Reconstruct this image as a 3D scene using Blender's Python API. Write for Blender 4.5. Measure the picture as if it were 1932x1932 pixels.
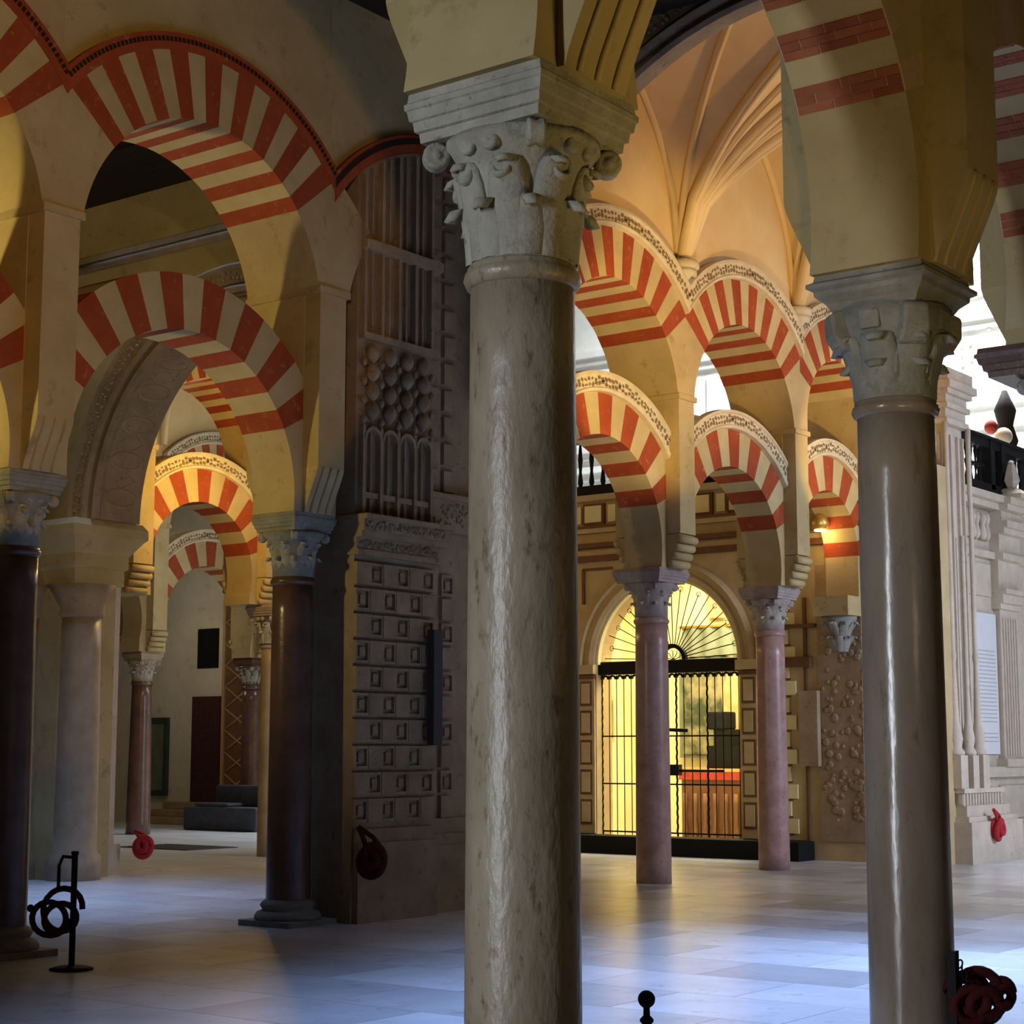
import bpy, math, random
from math import sin, cos, pi, sqrt, asin, acos, atan2, radians as R
random.seed(7)
sc = bpy.context.scene
for o in list(bpy.data.objects): bpy.data.objects.remove(o)
COL = sc.collection

# ------------------------------------------------------------------ camera
FPX = 3350.0
YAW, PITCH, EYE = R(37), math.atan(449 / FPX), 1.7
cd = bpy.data.cameras.new('camera'); cam = bpy.data.objects.new('camera', cd); COL.objects.link(cam)
cd.sensor_fit = 'HORIZONTAL'; cd.sensor_width = 36; cd.lens = 36 * FPX / 1932; cd.clip_start = 0.05; cd.clip_end = 300
cam.location = (0, 0, EYE); cam.rotation_euler = (pi / 2 + PITCH, 0, YAW)
sc.camera = cam
def project(x, y, z):
    rr = x * cos(YAW) + y * sin(YAW); ff = -x * sin(YAW) + y * cos(YAW)
    d = ff * cos(PITCH) + (z - EYE) * sin(PITCH); u = -ff * sin(PITCH) + (z - EYE) * cos(PITCH)
    return (966 + FPX * rr / d, 966 - FPX * u / d, d) if d > .1 else (-1e6, -1e6, d)

# ------------------------------------------------------------------ world, lights, exposure
w = bpy.data.worlds.new('world'); sc.world = w; w.use_nodes = True
w.node_tree.nodes['Background'].inputs[0].default_value = (1.0, 0.66, 0.32, 1)
w.node_tree.nodes['Background'].inputs[1].default_value = 0.014
sc.view_settings.view_transform = 'Standard'; sc.view_settings.look = 'None'
sc.view_settings.exposure = -0.08; sc.view_settings.gamma = 1; sc.view_settings.use_curve_mapping = False
sc.cycles.use_denoising = True; sc.cycles.max_bounces = 6; sc.cycles.diffuse_bounces = 2; sc.cycles.sample_clamp_indirect = 6
def aim(o, t):
    from mathutils import Vector
    o.rotation_euler = (Vector(t) - o.location).to_track_quat('-Z', 'Y').to_euler()
def area(name, loc, target, sx, sy, power, col, spread=180):
    l = bpy.data.lights.new(name, 'AREA'); l.shape = 'RECTANGLE'; l.size = sx; l.size_y = sy; l.energy = power; l.color = col; l.spread = R(spread)
    o = bpy.data.objects.new(name, l); COL.objects.link(o); o.location = loc; aim(o, target); return o
def point(name, loc, power, col, rad=.12):
    l = bpy.data.lights.new(name, 'POINT'); l.energy = power; l.color = col; l.shadow_soft_size = rad
    o = bpy.data.objects.new(name, l); COL.objects.link(o); o.location = loc; return o
def spot(name, loc, target, power, col, angle=90, blend=.5, rad=.1):
    l = bpy.data.lights.new(name, 'SPOT'); l.energy = power; l.color = col; l.spot_size = R(angle); l.spot_blend = blend; l.shadow_soft_size = rad
    o = bpy.data.objects.new(name, l); COL.objects.link(o); o.location = loc; aim(o, target); return o
WARM = (1.0, .62, .22); COOL = (.52, .68, 1.0); GOLD = (1.0, .72, .3)
area('daylight_transept_window', (3.5, 23.5, 7.0), (-11, 25.5, 2.6), 6, 6, 330, (.66, .75, 1.0), 66)
area('daylight_entrance_door', (-6.4, -7, 2.6), (-4.0, 6, 2.3), .5, 4.6, 46, (.84, .91, 1.0), 42)
area('floor_fill_nave', (-6.1, 11.8, 9.3), (-6.1, 11.81, 0), 3.2, 8.5, 250, (.34, .53, 1.0), 44)  # added cool overhead fill for the floor; the ceiling has no opening
area('floor_fill_aisle', (2.4, 15.5, 8.4), (-5.6, 14.8, 0), 2.6, 2.6, 95, (.42, .60, 1.0), 32)  # added cool fill brightening the right floor, no window modelled
area('floor_fill_side_nave', (-16.8, 13.0, 9.0), (-16.8, 13.01, 0), 3.6, 4.4, 95, (.36, .54, 1.0), 52)  # added cool fill for the passage floor, under a closed ceiling
area('daylight_lantern', (-16, 36, 21), (-15, 41, 9), 8, 8, 11000, (.88, .95, 1.0), 140)
spot('lamp_vault', (-5.2, 20.4, 5.2), (-9.0, 20.9, 10.0), 850, (1.0, .55, .13), 100, .3, .15)
spot('lamp_arch_near', (-9.4, 16.7, 5.0), (-12.4, 19.3, 6.9), 560, (1.0, .66, .20), 58, .5, .08)
spot('lamp_arch_far', (-9.8, 21.6, 4.9), (-12.4, 24.9, 6.6), 420, (1.0, .66, .20), 46, .5, .08)
spot('lamp_side_arches', (-14.3, 7.2, 4.3), (-13.4, 14.0, 6.8), 400, (1.0, .80, .30), 110, .7, .12)
spot('lamp_row_wall', (-5.6, 5.4, 5.4), (-12.06, 9.6, 6.3), 470, (1.0, .60, .16), 41, .08, .05)
point('lamp_side_nave', (-19.2, 18.9, 5.7), 150, (1.0, .62, .14), .1)
point('lamp_third_nave', (-23.5, 22.5, 6.4), 160, (1.0, .78, .55), .2)
point('fill_right_aisle', (-0.7, 6.5, 2.5), 13, (1.0, .66, .28), .3)  # added warm fill lifting the dark right sides of the near columns
point('lamp_far_room', (-30.5, 26.5, 5.0), 60, (1.0, .85, .6), .3)
area('lamp_chapel', (-16.4, 27.9, 5.4), (-16.4, 27.91, 0), 3.0, 2.6, 820, (1.0, .84, .48))
spot('lamp_near', (-1.5, 5.4, 2.3), (-3.3, 6.7, 5.2), 75, (1.0, .72, .22), 105, .8, .25)

# ------------------------------------------------------------------ helpers
def mesh(name, v, f, smooth=False):
    m = bpy.data.meshes.new(name); m.from_pydata([tuple(p) for p in v], [], f); m.validate()
    if smooth:
        for p in m.polygons: p.use_smooth = True
    return m
def ob(name, m, mat=None, parent=None, loc=(0, 0, 0), rot=(0, 0, 0), label=None, cat=None, group=None, kind=None, sc_=None):
    if mat and not m.materials: m.materials.append(mat)
    o = bpy.data.objects.new(name, m); COL.objects.link(o); o.location = loc; o.rotation_euler = rot
    if sc_: o.scale = sc_
    if parent: o.parent = parent
    return tag(o, label, cat, group, kind)
def tag(o, label=None, cat=None, group=None, kind=None):
    if label: o['label'] = label
    if cat: o['category'] = cat
    if group: o['group'] = group
    if kind: o['kind'] = kind
    return o
def thing(name, label, cat, loc=(0, 0, 0), rz=0, group=None, kind=None):
    o = bpy.data.objects.new(name, None); COL.objects.link(o); o.location = loc; o.rotation_euler = (0, 0, rz); o.empty_display_size = .2
    return tag(o, label, cat, group, kind)
class MB:
    def __init__(s): s.v = []; s.f = []
    def add(s, v, f):
        n = len(s.v); s.v += [tuple(p) for p in v]; s.f += [tuple(i + n for i in q) for q in f]; return s
    def box(s, x0, x1, y0, y1, z0, z1):
        return s.add([(x0, y0, z0), (x1, y0, z0), (x1, y1, z0), (x0, y1, z0), (x0, y0, z1), (x1, y0, z1), (x1, y1, z1), (x0, y1, z1)],
                     [(3, 2, 1, 0), (4, 5, 6, 7), (0, 1, 5, 4), (1, 2, 6, 5), (2, 3, 7, 6), (3, 0, 4, 7)])
    def m(s, name, smooth=False): return mesh(name, s.v, s.f, smooth)
def box(x0, x1, y0, y1, z0, z1, name='box'): return MB().box(x0, x1, y0, y1, z0, z1).m(name)
def bev(o, wdt=.01, seg=2):
    b = o.modifiers.new('bevel', 'BEVEL'); b.width = wdt; b.segments = seg; b.limit_method = 'ANGLE'; return o
def extr_x(poly, x0, x1, name='prism'):          # polygon in (y,z), extruded along x
    n = len(poly); v = [(x0, y, z) for y, z in poly] + [(x1, y, z) for y, z in poly]
    a = sum(poly[i][0] * poly[(i + 1) % n][1] - poly[(i + 1) % n][0] * poly[i][1] for i in range(n))
    f = [tuple(range(n, 2 * n)), tuple(reversed(range(n)))] + [(i, (i + 1) % n, n + (i + 1) % n, n + i) for i in range(n)]
    if a < 0: f = [tuple(reversed(q)) for q in f]
    return mesh(name, v, f)
def extr_y(poly, y0, y1, name='prism'):          # polygon in (x,z), extruded along y
    n = len(poly); v = [(x, y0, z) for x, z in poly] + [(x, y1, z) for x, z in poly]
    a = sum(poly[i][0] * poly[(i + 1) % n][1] - poly[(i + 1) % n][0] * poly[i][1] for i in range(n))
    f = [tuple(range(n)), tuple(reversed(range(n, 2 * n)))] + [(i, n + i, n + (i + 1) % n, (i + 1) % n) for i in range(n)]
    if a < 0: f = [tuple(reversed(q)) for q in f]
    return mesh(name, v, f)
def clip(poly, ax, val, sgn):                    # keep sgn*(p[ax]-val) <= 0
    out = []
    for i in range(len(poly)):
        a, b = poly[i - 1], poly[i]; da, db = sgn * (a[ax] - val), sgn * (b[ax] - val)
        if (da <= 0) != (db <= 0):
            t = da / (da - db); out.append((a[0] + (b[0] - a[0]) * t, a[1] + (b[1] - a[1]) * t))
        if db <= 0: out.append(b)
    return out
def lathe(prof, n=32, name='lathe', smooth=True, rot=0):
    v = []; f = []
    for r, z in prof:
        for i in range(n): a = 2 * pi * i / n + rot; v.append((r * cos(a), r * sin(a), z))
    for k in range(len(prof) - 1):
        for i in range(n): j = (i + 1) % n; f.append((k * n + i, k * n + j, (k + 1) * n + j, (k + 1) * n + i))
    f.append(tuple(reversed(range(n)))); f.append(tuple(range((len(prof) - 1) * n, len(prof) * n)))
    return mesh(name, v, f, smooth)
def square(prof, name='square'):                  # profile (half width, z) on a square plan
    return lathe([(r * sqrt(2), z) for r, z in prof], 4, name, False, pi / 4)
def ring(prof, a0, a1, n=28, name='ring', lim=None, zc=0, axis='x', smooth=False):
    # closed profile [(radius, offset along axis)], swept by angle; lim: vertical cut at |y| = lim
    v = []; f = []; k = len(prof)
    for i in range(n + 1):
        for r, t in prof:
            b0, b1 = a0, a1
            if lim is not None and r > lim: b0 = max(a0, acos(lim / r)); b1 = min(a1, pi - acos(lim / r))
            a = b0 + (b1 - b0) * i / n; p = r * cos(a); q = r * sin(a) + zc
            v.append((t, p, q) if axis == 'x' else (p, t, q))
    for i in range(n):
        for j in range(k):
            l = (j + 1) % k; f.append((i * k + j, i * k + l, (i + 1) * k + l, (i + 1) * k + j))
    f.append(tuple(range(k))); f.append(tuple(reversed(range(n * k, n * k + k))))
    m = mesh(name, v, f, smooth); fixn(m); return m
def fixn(m):
    import bmesh
    b = bmesh.new(); b.from_mesh(m); bmesh.ops.recalc_face_normals(b, faces=b.faces); b.to_mesh(m); b.free()
def tube(path, rad, n=8, name='tube', closed=False, taper=None, smooth=True):
    from mathutils import Vector
    P = [Vector(p) for p in path]; v = []; f = []; L = len(P); u = None
    for i, p in enumerate(P):
        t = ((P[(i + 1) % L] - P[i - 1]) if closed or 0 < i < L - 1 else (P[1] - P[0] if i == 0 else P[-1] - P[-2])).normalized()
        if u is None: u = t.orthogonal().normalized()
        u = (u - t * u.dot(t)).normalized(); s = t.cross(u); r = rad * (taper[i] if taper else 1)
        for k in range(n): a = 2 * pi * k / n; v.append(p + (u * cos(a) + s * sin(a)) * r)
    for i in range(L if closed else L - 1):
        j = (i + 1) % L
        for k in range(n): l = (k + 1) % n; f.append((i * n + k, i * n + l, j * n + l, j * n + k))
    if not closed: f.append(tuple(reversed(range(n)))); f.append(tuple(range((L - 1) * n, L * n)))
    return mesh(name, v, f, smooth)
def sphere(r, n=16, name='ball', sz=1):
    return lathe([(max(.001, r * sin(pi * i / 10)), -r * cos(pi * i / 10) * sz) for i in range(11)], n, name)
def copy_tree(o, loc=None, parent=None, rz=None):
    c = o.copy(); COL.objects.link(c); c.parent = parent
    if loc is not None: c.location = loc
    if rz is not None: c.rotation_euler = (0, 0, rz)
    for ch in list(o.children): copy_tree(ch, None, c)
    return c

# ------------------------------------------------------------------ materials
def mat(name, c1, c2=None, scale=4.0, rough=.75, bump=.15, bscale=30, spots=None, spot_amt=.0, rnd=0, detail=6, stretch=(1, 1, 1), metal=0, spec=.3, emit=0, lo=.35, hi=.68):
    m = bpy.data.materials.new(name); m.use_nodes = True; nt = m.node_tree; N = nt.nodes; L = nt.links
    b = N['Principled BSDF']; b.inputs['Roughness'].default_value = rough; b.inputs['Metallic'].default_value = metal; b.inputs['Specular IOR Level'].default_value = spec
    c2 = c2 or c1
    tc = N.new('ShaderNodeTexCoord'); mp = N.new('ShaderNodeMapping'); mp.inputs['Scale'].default_value = stretch
    L.new(tc.outputs['Object'], mp.inputs['Vector'])
    oi = N.new('ShaderNodeObjectInfo'); ad = N.new('ShaderNodeVectorMath'); ad.operation = 'ADD'
    ml = N.new('ShaderNodeMath'); ml.operation = 'MULTIPLY'; ml.inputs[1].default_value = 37.0
    L.new(oi.outputs['Random'], ml.inputs[0]); L.new(mp.outputs[0], ad.inputs[0]); L.new(ml.outputs[0], ad.inputs[1])
    n1 = N.new('ShaderNodeTexNoise'); n1.inputs['Scale'].default_value = scale; n1.inputs['Detail'].default_value = detail; n1.inputs['Roughness'].default_value = .6
    L.new(ad.outputs[0], n1.inputs['Vector'])
    r = N.new('ShaderNodeValToRGB'); r.color_ramp.elements[0].color = (*c1, 1); r.color_ramp.elements[1].color = (*c2, 1)
    r.color_ramp.elements[0].position = lo; r.color_ramp.elements[1].position = hi
    L.new(n1.outputs['Fac'], r.inputs[0]); out = r.outputs[0]
    if spots:
        n2 = N.new('ShaderNodeTexNoise'); n2.inputs['Scale'].default_value = scale * 3.1; n2.inputs['Detail'].default_value = 8; n2.inputs['Roughness'].default_value = .72
        L.new(ad.outputs[0], n2.inputs['Vector'])
        r2 = N.new('ShaderNodeValToRGB'); r2.color_ramp.elements[0].position = .58 - spot_amt * .2; r2.color_ramp.elements[1].position = .70 - spot_amt * .2
        L.new(n2.outputs['Fac'], r2.inputs[0])
        mx = N.new('ShaderNodeMix'); mx.data_type = 'RGBA'; L.new(r2.outputs[0], mx.inputs[0]); L.new(out, mx.inputs[6]); mx.inputs[7].default_value = (*spots, 1); out = mx.outputs[2]
    if rnd:
        hs = N.new('ShaderNodeHueSaturation'); mr = N.new('ShaderNodeMapRange'); mr.inputs[3].default_value = 1 - rnd; mr.inputs[4].default_value = 1 + rnd
        L.new(oi.outputs['Random'], mr.inputs[0]); L.new(mr.outputs[0], hs.inputs['Value']); L.new(out, hs.inputs['Color']); out = hs.outputs[0]
    L.new(out, b.inputs['Base Color'])
    if bump:
        n3 = N.new('ShaderNodeTexNoise'); n3.inputs['Scale'].default_value = bscale; n3.inputs['Detail'].default_value = 5
        L.new(ad.outputs[0], n3.inputs['Vector']); bp = N.new('ShaderNodeBump'); bp.inputs['Strength'].default_value = bump; bp.inputs['Distance'].default_value = .02
        L.new(n3.outputs['Fac'], bp.inputs['Height']); L.new(bp.outputs[0], b.inputs['Normal'])
    if emit: b.inputs['Emission Color'].default_value = (*c1, 1); b.inputs['Emission Strength'].default_value = emit
    return m
M = {}
M['cream'] = mat('cream_plaster', (.51, .39, .175), (.62, .49, .26), 2.2, .85, .12, 40, rnd=.05)
M['red'] = mat('red_paint', (.33, .055, .016), (.40, .08, .022), 3, .8, .12, 40, spots=(.46, .19, .09), spot_amt=.05, rnd=.06)
M['brick'] = mat('red_brick', (.36, .10, .05), (.44, .15, .075), 6, .85, .25, 60, rnd=.12)
M['mortar'] = mat('mortar', (.62, .42, .27), (.70, .5, .34), 8, .9, .2, 60)
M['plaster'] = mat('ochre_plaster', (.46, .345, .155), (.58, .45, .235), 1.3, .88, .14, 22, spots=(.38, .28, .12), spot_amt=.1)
M['stucco'] = mat('carved_stucco', (.62, .52, .33), (.74, .65, .45), 5, .85, .5, 26)
M['pit_shade'] = mat('stucco_recess_shade', (.20, .14, .07), (.27, .19, .10), 5, .9, .2)  # dark tone stands in for shade in the hollows of the stucco
M['dash'] = mat('black_paint', (.03, .015, .01), None, 4, .8, 0)
M['grey_marble'] = mat('grey_marble', (.30, .235, .16), (.45, .38, .28), 6, .36, .25, 34, spots=(.16, .105, .06), spot_amt=.14, stretch=(1, 1, .4), spec=.5, lo=.3, hi=.72)
M['brown_marble'] = mat('brown_marble', (.235, .175, .125), (.33, .265, .20), 4, .22, .16, 14, spots=(.17, .115, .085), spot_amt=.0, stretch=(1, 1, .35), spec=.5)
M['pink_marble'] = mat('pink_marble', (.34, .19, .165), (.46, .30, .265), 5, .3, .08, 40, spots=(.25, .13, .12), spot_amt=.02, spec=.5)
M['dark_marble'] = mat('dark_marble', (.115, .06, .045), (.17, .095, .07), 4, .25, .1, 20, spec=.5)
M['tan_marble'] = mat('tan_marble', (.34, .25, .16), (.44, .34, .23), 4, .4, .1, 20)
M['cap'] = mat('capital_stone', (.34, .315, .25), (.50, .47, .39), 7, .8, .35, 55, spots=(.19, .175, .135), spot_amt=.04)
M['capdark'] = mat('capital_stone_dark', (.24, .225, .185), (.35, .33, .28), 6, .8, .3, 45, spots=(.16, .145, .11), spot_amt=.02)
M['cappink'] = mat('capital_stone_pink', (.33, .26, .235), (.44, .36, .32), 9, .8, .4, 50)
M['stone'] = mat('carved_stone', (.31, .22, .13), (.42, .31, .195), 3, .85, .3, 30, spots=(.21, .14, .08), spot_amt=.05, rnd=.07)
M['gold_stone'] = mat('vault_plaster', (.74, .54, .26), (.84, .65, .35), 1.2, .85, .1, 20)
M['white_stone'] = mat('white_stone', (.80, .78, .73), (.88, .86, .82), 3, .7, .15, 20)
M['pale_stone'] = mat('pale_stone', (.56, .47, .36), (.68, .58, .46), 3, .75, .2, 25, spots=(.45, .37, .28), spot_amt=.03)
M['marble_floor'] = mat('floor_marble', (.48, .50, .53), (.62, .64, .67), 1.2, .27, .03, 6, spots=(.42, .42, .44), spot_amt=.02, rnd=.26, spec=.5, lo=.3, hi=.7)
M['joint'] = mat('floor_joint', (.25, .24, .24), None, 3, .7, 0)
M['wood'] = mat('dark_wood', (.018, .012, .008), (.035, .022, .014), 6, .8, .1)
M['iron'] = mat('black_iron', (.010, .009, .009), (.016, .014, .013), 8, .65, .05, spec=.15)
M['rope'] = mat('shaded_red_rope', (.055, .003, .004), (.085, .005, .006), 30, .8, .4, 120)  # red rope darkened in colour to stand for the dim spots
M['rope_lit'] = mat('lit_red_rope', (.42, .02, .028), (.52, .035, .04), 30, .8, .4, 120)  # lighter copy of the red rope for where light reaches it
M['white_wall'] = mat('limewash', (.62, .57, .46), (.74, .69, .58), 1.0, .9, .1, 14, spots=(.52, .45, .33), spot_amt=.05)
M['door'] = mat('dark_door', (.055, .018, .016), (.085, .03, .025), 20, .6, .6, 60)
M['green'] = mat('green_frame', (.03, .06, .05), (.05, .085, .07), 6, .5, .05)
M['canvas_green'] = mat('green_canvas', (.13, .155, .11), (.20, .225, .165), 3, .6, .05)
M['fabric'] = mat('blue_grey_cover', (.05, .055, .07), (.075, .08, .1), 6, .8, .1)
M['yellow_wall'] = mat('yellow_wall', (.83, .72, .38), (.88, .79, .46), 1.5, .85, .05)
M['beige'] = mat('beige_mould', (.50, .37, .18), (.60, .46, .25), 3, .8, .1)
M['brownline'] = mat('brown_line', (.16, .07, .03), (.2, .1, .045), 5, .8, .05)
M['picture'] = mat('painting', (.05, .065, .04), (.27, .25, .14), 2.2, .5, .03, detail=3, lo=.42, hi=.62)
M['figure'] = mat('painted_robe', (.42, .30, .13), (.55, .42, .22), 4, .6, .05)
M['skin'] = mat('painted_flesh', (.55, .40, .25), None, 4, .6, 0)
M['dark'] = mat('dark_void', (.004, .004, .004), None, 4, .9, 0)
M['redcloth'] = mat('red_cloth', (.38, .04, .025), (.46, .07, .04), 8, .8, .1)
M['coral'] = mat('coral_banner', (.70, .24, .14), None, 4, .8, 0)
M['gilt'] = mat('gilt', (.65, .42, .12), (.8, .55, .2), 6, .4, .2, metal=.3)
M['globe'] = mat('lamp_globe', (.80, .62, .42), None, 4, .3, 0)
M['plaque'] = mat('plaque_marble', (.74, .74, .74), (.8, .8, .8), 2, .5, .02)
M['text'] = mat('carved_text', (.48, .47, .46), None, 4, .8, 0)
M['bulb'] = mat('lamp_lens', (1.0, .78, .42), None, 4, .4, 0, emit=9)
M['brass'] = mat('brass', (.5, .33, .08), (.6, .4, .12), 6, .4, .05, metal=.7)
M['mat'] = mat('floor_grate', (.07, .065, .065), None, 6, .7, .1)
M['lattice'] = mat('lattice_wood', (.42, .27, .12), (.5, .33, .16), 5, .8, .1)

# ------------------------------------------------------------------ floor
def floor():
    fl = ob('floor', box(-48, 12, -12, 48, -.2, -.012), M['joint'], kind='structure', label='polished pale grey marble slab floor of the prayer hall', cat='floor')
    sx, sy, g = 1.28, .92, .006
    cache = {}; rest = MB(); k = 0
    for j in range(-8, 50):
        off = (j % 3) * .43
        for i in range(-38, 10):
            x0 = i * sx + off; y0 = j * sy
            if not (-47 < x0 < 10 and -10 < y0 < 46): continue
            p = project(x0 + sx / 2, y0 + sy / 2, 0)
            vis = -60 < p[0] < 1990 and 1400 < p[1] < 2010 and p[2] < 27 and x0 > -17
            if vis and k < 295:
                if 'm' not in cache: cache['m'] = box(g / 2, sx - g / 2, g / 2, sy - g / 2, -.012, 0, 'slab')
                ob('slab', cache['m'], M['marble_floor'], fl, (x0, y0, 0)); k += 1
            else: rest.box(x0 + g / 2, x0 + sx - g / 2, y0 + g / 2, y0 + sy - g / 2, -.012, 0)
    ob('far_slabs', rest.m('far_slabs'), M['marble_floor'], fl, kind='stuff')
floor()

# ------------------------------------------------------------------ columns
def leaf_mesh(h, wd, curl, thick=.016, r0=0, r1=0, blunt=False):
    # upright acanthus leaf: grows in +z, leans outward in +x from radius r0 to r1, tip curls over
    v = []; f = []; n = 10; ks = (-1, -.55, 0, .55, 1)
    prof = []
    for i in range(n + 1):
        t = i / n
        if t < .72: x = r0 + (r1 - r0) * (t / .72) ** 1.6; z = h * t / .72 * .9
        else:
            a = (t - .72) / .28 * (pi * .95); x = r1 + curl * (1 - cos(a)) * .55; z = h * .9 + curl * .75 * sin(a) - curl * .35 * (1 - cos(a)) * .5
        ww = wd * ((.86 if blunt else .72) + .28 * sin(pi * min(1, t * 1.15))) * (1 if t < .72 else (1 - .55 * ((t - .72) / .28) ** (3 if blunt else 1.3)))
        prof.append((x, z, ww))
    for side in (0, 1):
        for x, z, ww in prof:
            for k in ks: v.append((x - side * thick + (.010 * (1 - abs(k)) if side == 0 else 0) - .018 * k * k, k * ww / 2, z + side * .002))
    m = len(ks); s = (n + 1) * m
    for i in range(n):
        for k in range(m - 1):
            a = i * m + k; f.append((a, a + 1, a + m + 1, a + m)); f.append((s + a, s + a + m, s + a + m + 1, s + a + 1))
        for k in (0, m - 1):
            a = i * m + k; f.append((a, a + m, s + a + m, s + a) if k == 0 else (a, s + a, s + a + m, a + m))
    a = n * m; f.append((a, a + 1, a + 2, a + 3, a + 4, s + a + 4, s + a + 3, s + a + 2, s + a + 1, s + a))
    me = mesh('leaf', v, f, True); fixn(me); return me
def volute_mesh(r=.05, wdt=.07):
    pts = []; 
    for i in range(34):
        a = i / 33 * 2.6 * 2 * pi / 2; rr = r * (1 - .78 * i / 33)
        pts.append((rr * cos(a + pi / 2), 0, rr * sin(a + pi / 2)))
    b = MB()
    for i in range(33):
        pass
    v = []; f = []
    for i, p in enumerate(pts):
        t = .014 * (1 - .4 * i / 33); q = sqrt(p[0] ** 2 + p[2] ** 2); ux, uz = p[0] / q, p[2] / q
        for yy in (-wdt / 2, wdt / 2):
            v.append((p[0] + ux * t, yy, p[2] + uz * t)); v.append((p[0] - ux * t, yy, p[2] - uz * t))
    for i in range(33):
        a = 4 * i; c = a + 4
        f += [(a, a + 2, c + 2, c), (a + 1, c + 1, c + 3, a + 3), (a, c, c + 1, a + 1), (a + 2, a + 3, c + 3, c + 2)]
    f += [(0, 1, 3, 2), (4 * 33, 4 * 33 + 2, 4 * 33 + 3, 4 * 33 + 1)]
    m = mesh('volute', v, f); fixn(m)
    return m
CM = {}
def build_capital(t, style, mt, z0=3.42, z1=3.87, rs=.2):
    h = z1 - z0
    if style == 'plain':
        bell = lathe([(rs * .99, z0), (rs * 1.0, z0 + h * .3), (rs * 1.12, z0 + h * .5), (rs * 1.3, z0 + h * .75), (rs * 1.42, z1)], 32)
        ob('bell', bell, mt, t)
        CM.setdefault('pl', leaf_mesh(h * .36, .17, .05, .03, rs * .96, rs * 1.02, True)); CM.setdefault('pu', leaf_mesh(h * .66, .17, .055, .03, rs * .95, rs * 1.3, True))
        for k in range(6):
            ob('lower_leaf', CM['pl'], mt, t, (0, 0, z0 + .01), (0, 0, k * pi / 3 + .55))
        for k in range(8):
            ob('upper_leaf', CM['pu'], mt, t, (0, 0, z0 + h * .02), (0, 0, k * pi / 4 + .1))
        CM.setdefault('pc', None)
        if CM['pc'] is None:
            b = MB()
            for i, (x, z) in enumerate([(.17, -.215), (.285, -.205), (.335, -.13), (.345, -.02), (.3, .0), (.17, .0)]):
                for yy in (-.075, .075): b.v.append((x, yy * (1 if i < 3 else .8), z))
            n = 6; b.f = [tuple(2 * i for i in range(n)), tuple(2 * i + 1 for i in reversed(range(n)))] + [(2 * i, 2 * i + 1, (2 * i + 3) % (2 * n), (2 * i + 2) % (2 * n)) for i in range(n)]
            CM['pc'] = b.m('corner'); fixn(CM['pc'])
        for k in range(4):
            o = ob('corner_block', CM['pc'], mt, t, (0, 0, z1), (0, 0, pi / 4 + k * pi / 2)); bev(o, .02, 3)
        CM.setdefault('pb', box(.2, .285, -.055, .055, -.12, -.02))
        for k in range(4): bev(ob('boss', CM['pb'], mt, t, (0, 0, z1), (0, 0, k * pi / 2)), .01)
    else:
        bell = lathe([(rs * .97, z0), (rs * .98, z0 + h * .35), (rs * 1.08, z0 + h * .6), (rs * 1.25, z0 + h * .85), (rs * 1.42, z0 + h * .93), (rs * 1.42, z1)], 32)
        ob('bell', bell, mt, t)
        CM.setdefault('al', leaf_mesh(h * .43, .15, .055, .02, rs * .98, rs * 1.08)); CM.setdefault('au', leaf_mesh(h * .80, .15, .035, .018, rs * .97, rs * 1.26))
        CM.setdefault('av', lathe([(.016, -.036), (.02, -.03), (.034, -.034), (.048, -.03), (.05, -.02), (.042, 0), (.05, .02), (.048, .03), (.034, .034), (.02, .03), (.016, .036)], 16)); CM.setdefault('ar', lathe([(.036, -.02), (.038, .012), (.030, .02), (.024, .012), (.012, .01), (.001, .022)], 14))
        CM.setdefault('ah', lathe([(.001, -.03), (.034, -.03), (.036, 0), (.026, .012), (.012, .008), (.001, .014)], 14))
        for k in range(8): ob('lower_leaf', CM['al'], mt, t, (0, 0, z0), (0, 0, k * pi / 4))
        for k in range(8): ob('upper_leaf', CM['au'], mt, t, (0, 0, z0), (0, 0, k * pi / 4 + pi / 8))
        for k in range(4):
            a = pi / 4 + k * pi / 2
            ob('volute', CM['av'], mt, t, (.315 * cos(a), .315 * sin(a), z1 - .05), (pi / 2, 0, a))
            a = k * pi / 2
            ob('scroll', CM['ah'], mt, t, (.262 * cos(a) - .05 * sin(a), .262 * sin(a) + .05 * cos(a), z1 - .05), (0, pi / 2, a))
            ob('scroll', CM['ah'], mt, t, (.262 * cos(a) + .05 * sin(a), .262 * sin(a) - .05 * cos(a), z1 - .05), (0, pi / 2, a))
            for s in (-.33, .33):
                ob('rosette', CM['ar'], mt, t, (.236 * cos(a + s), .236 * sin(a + s), z1 - .15), (0, pi / 2 - .45, a + s))
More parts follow.
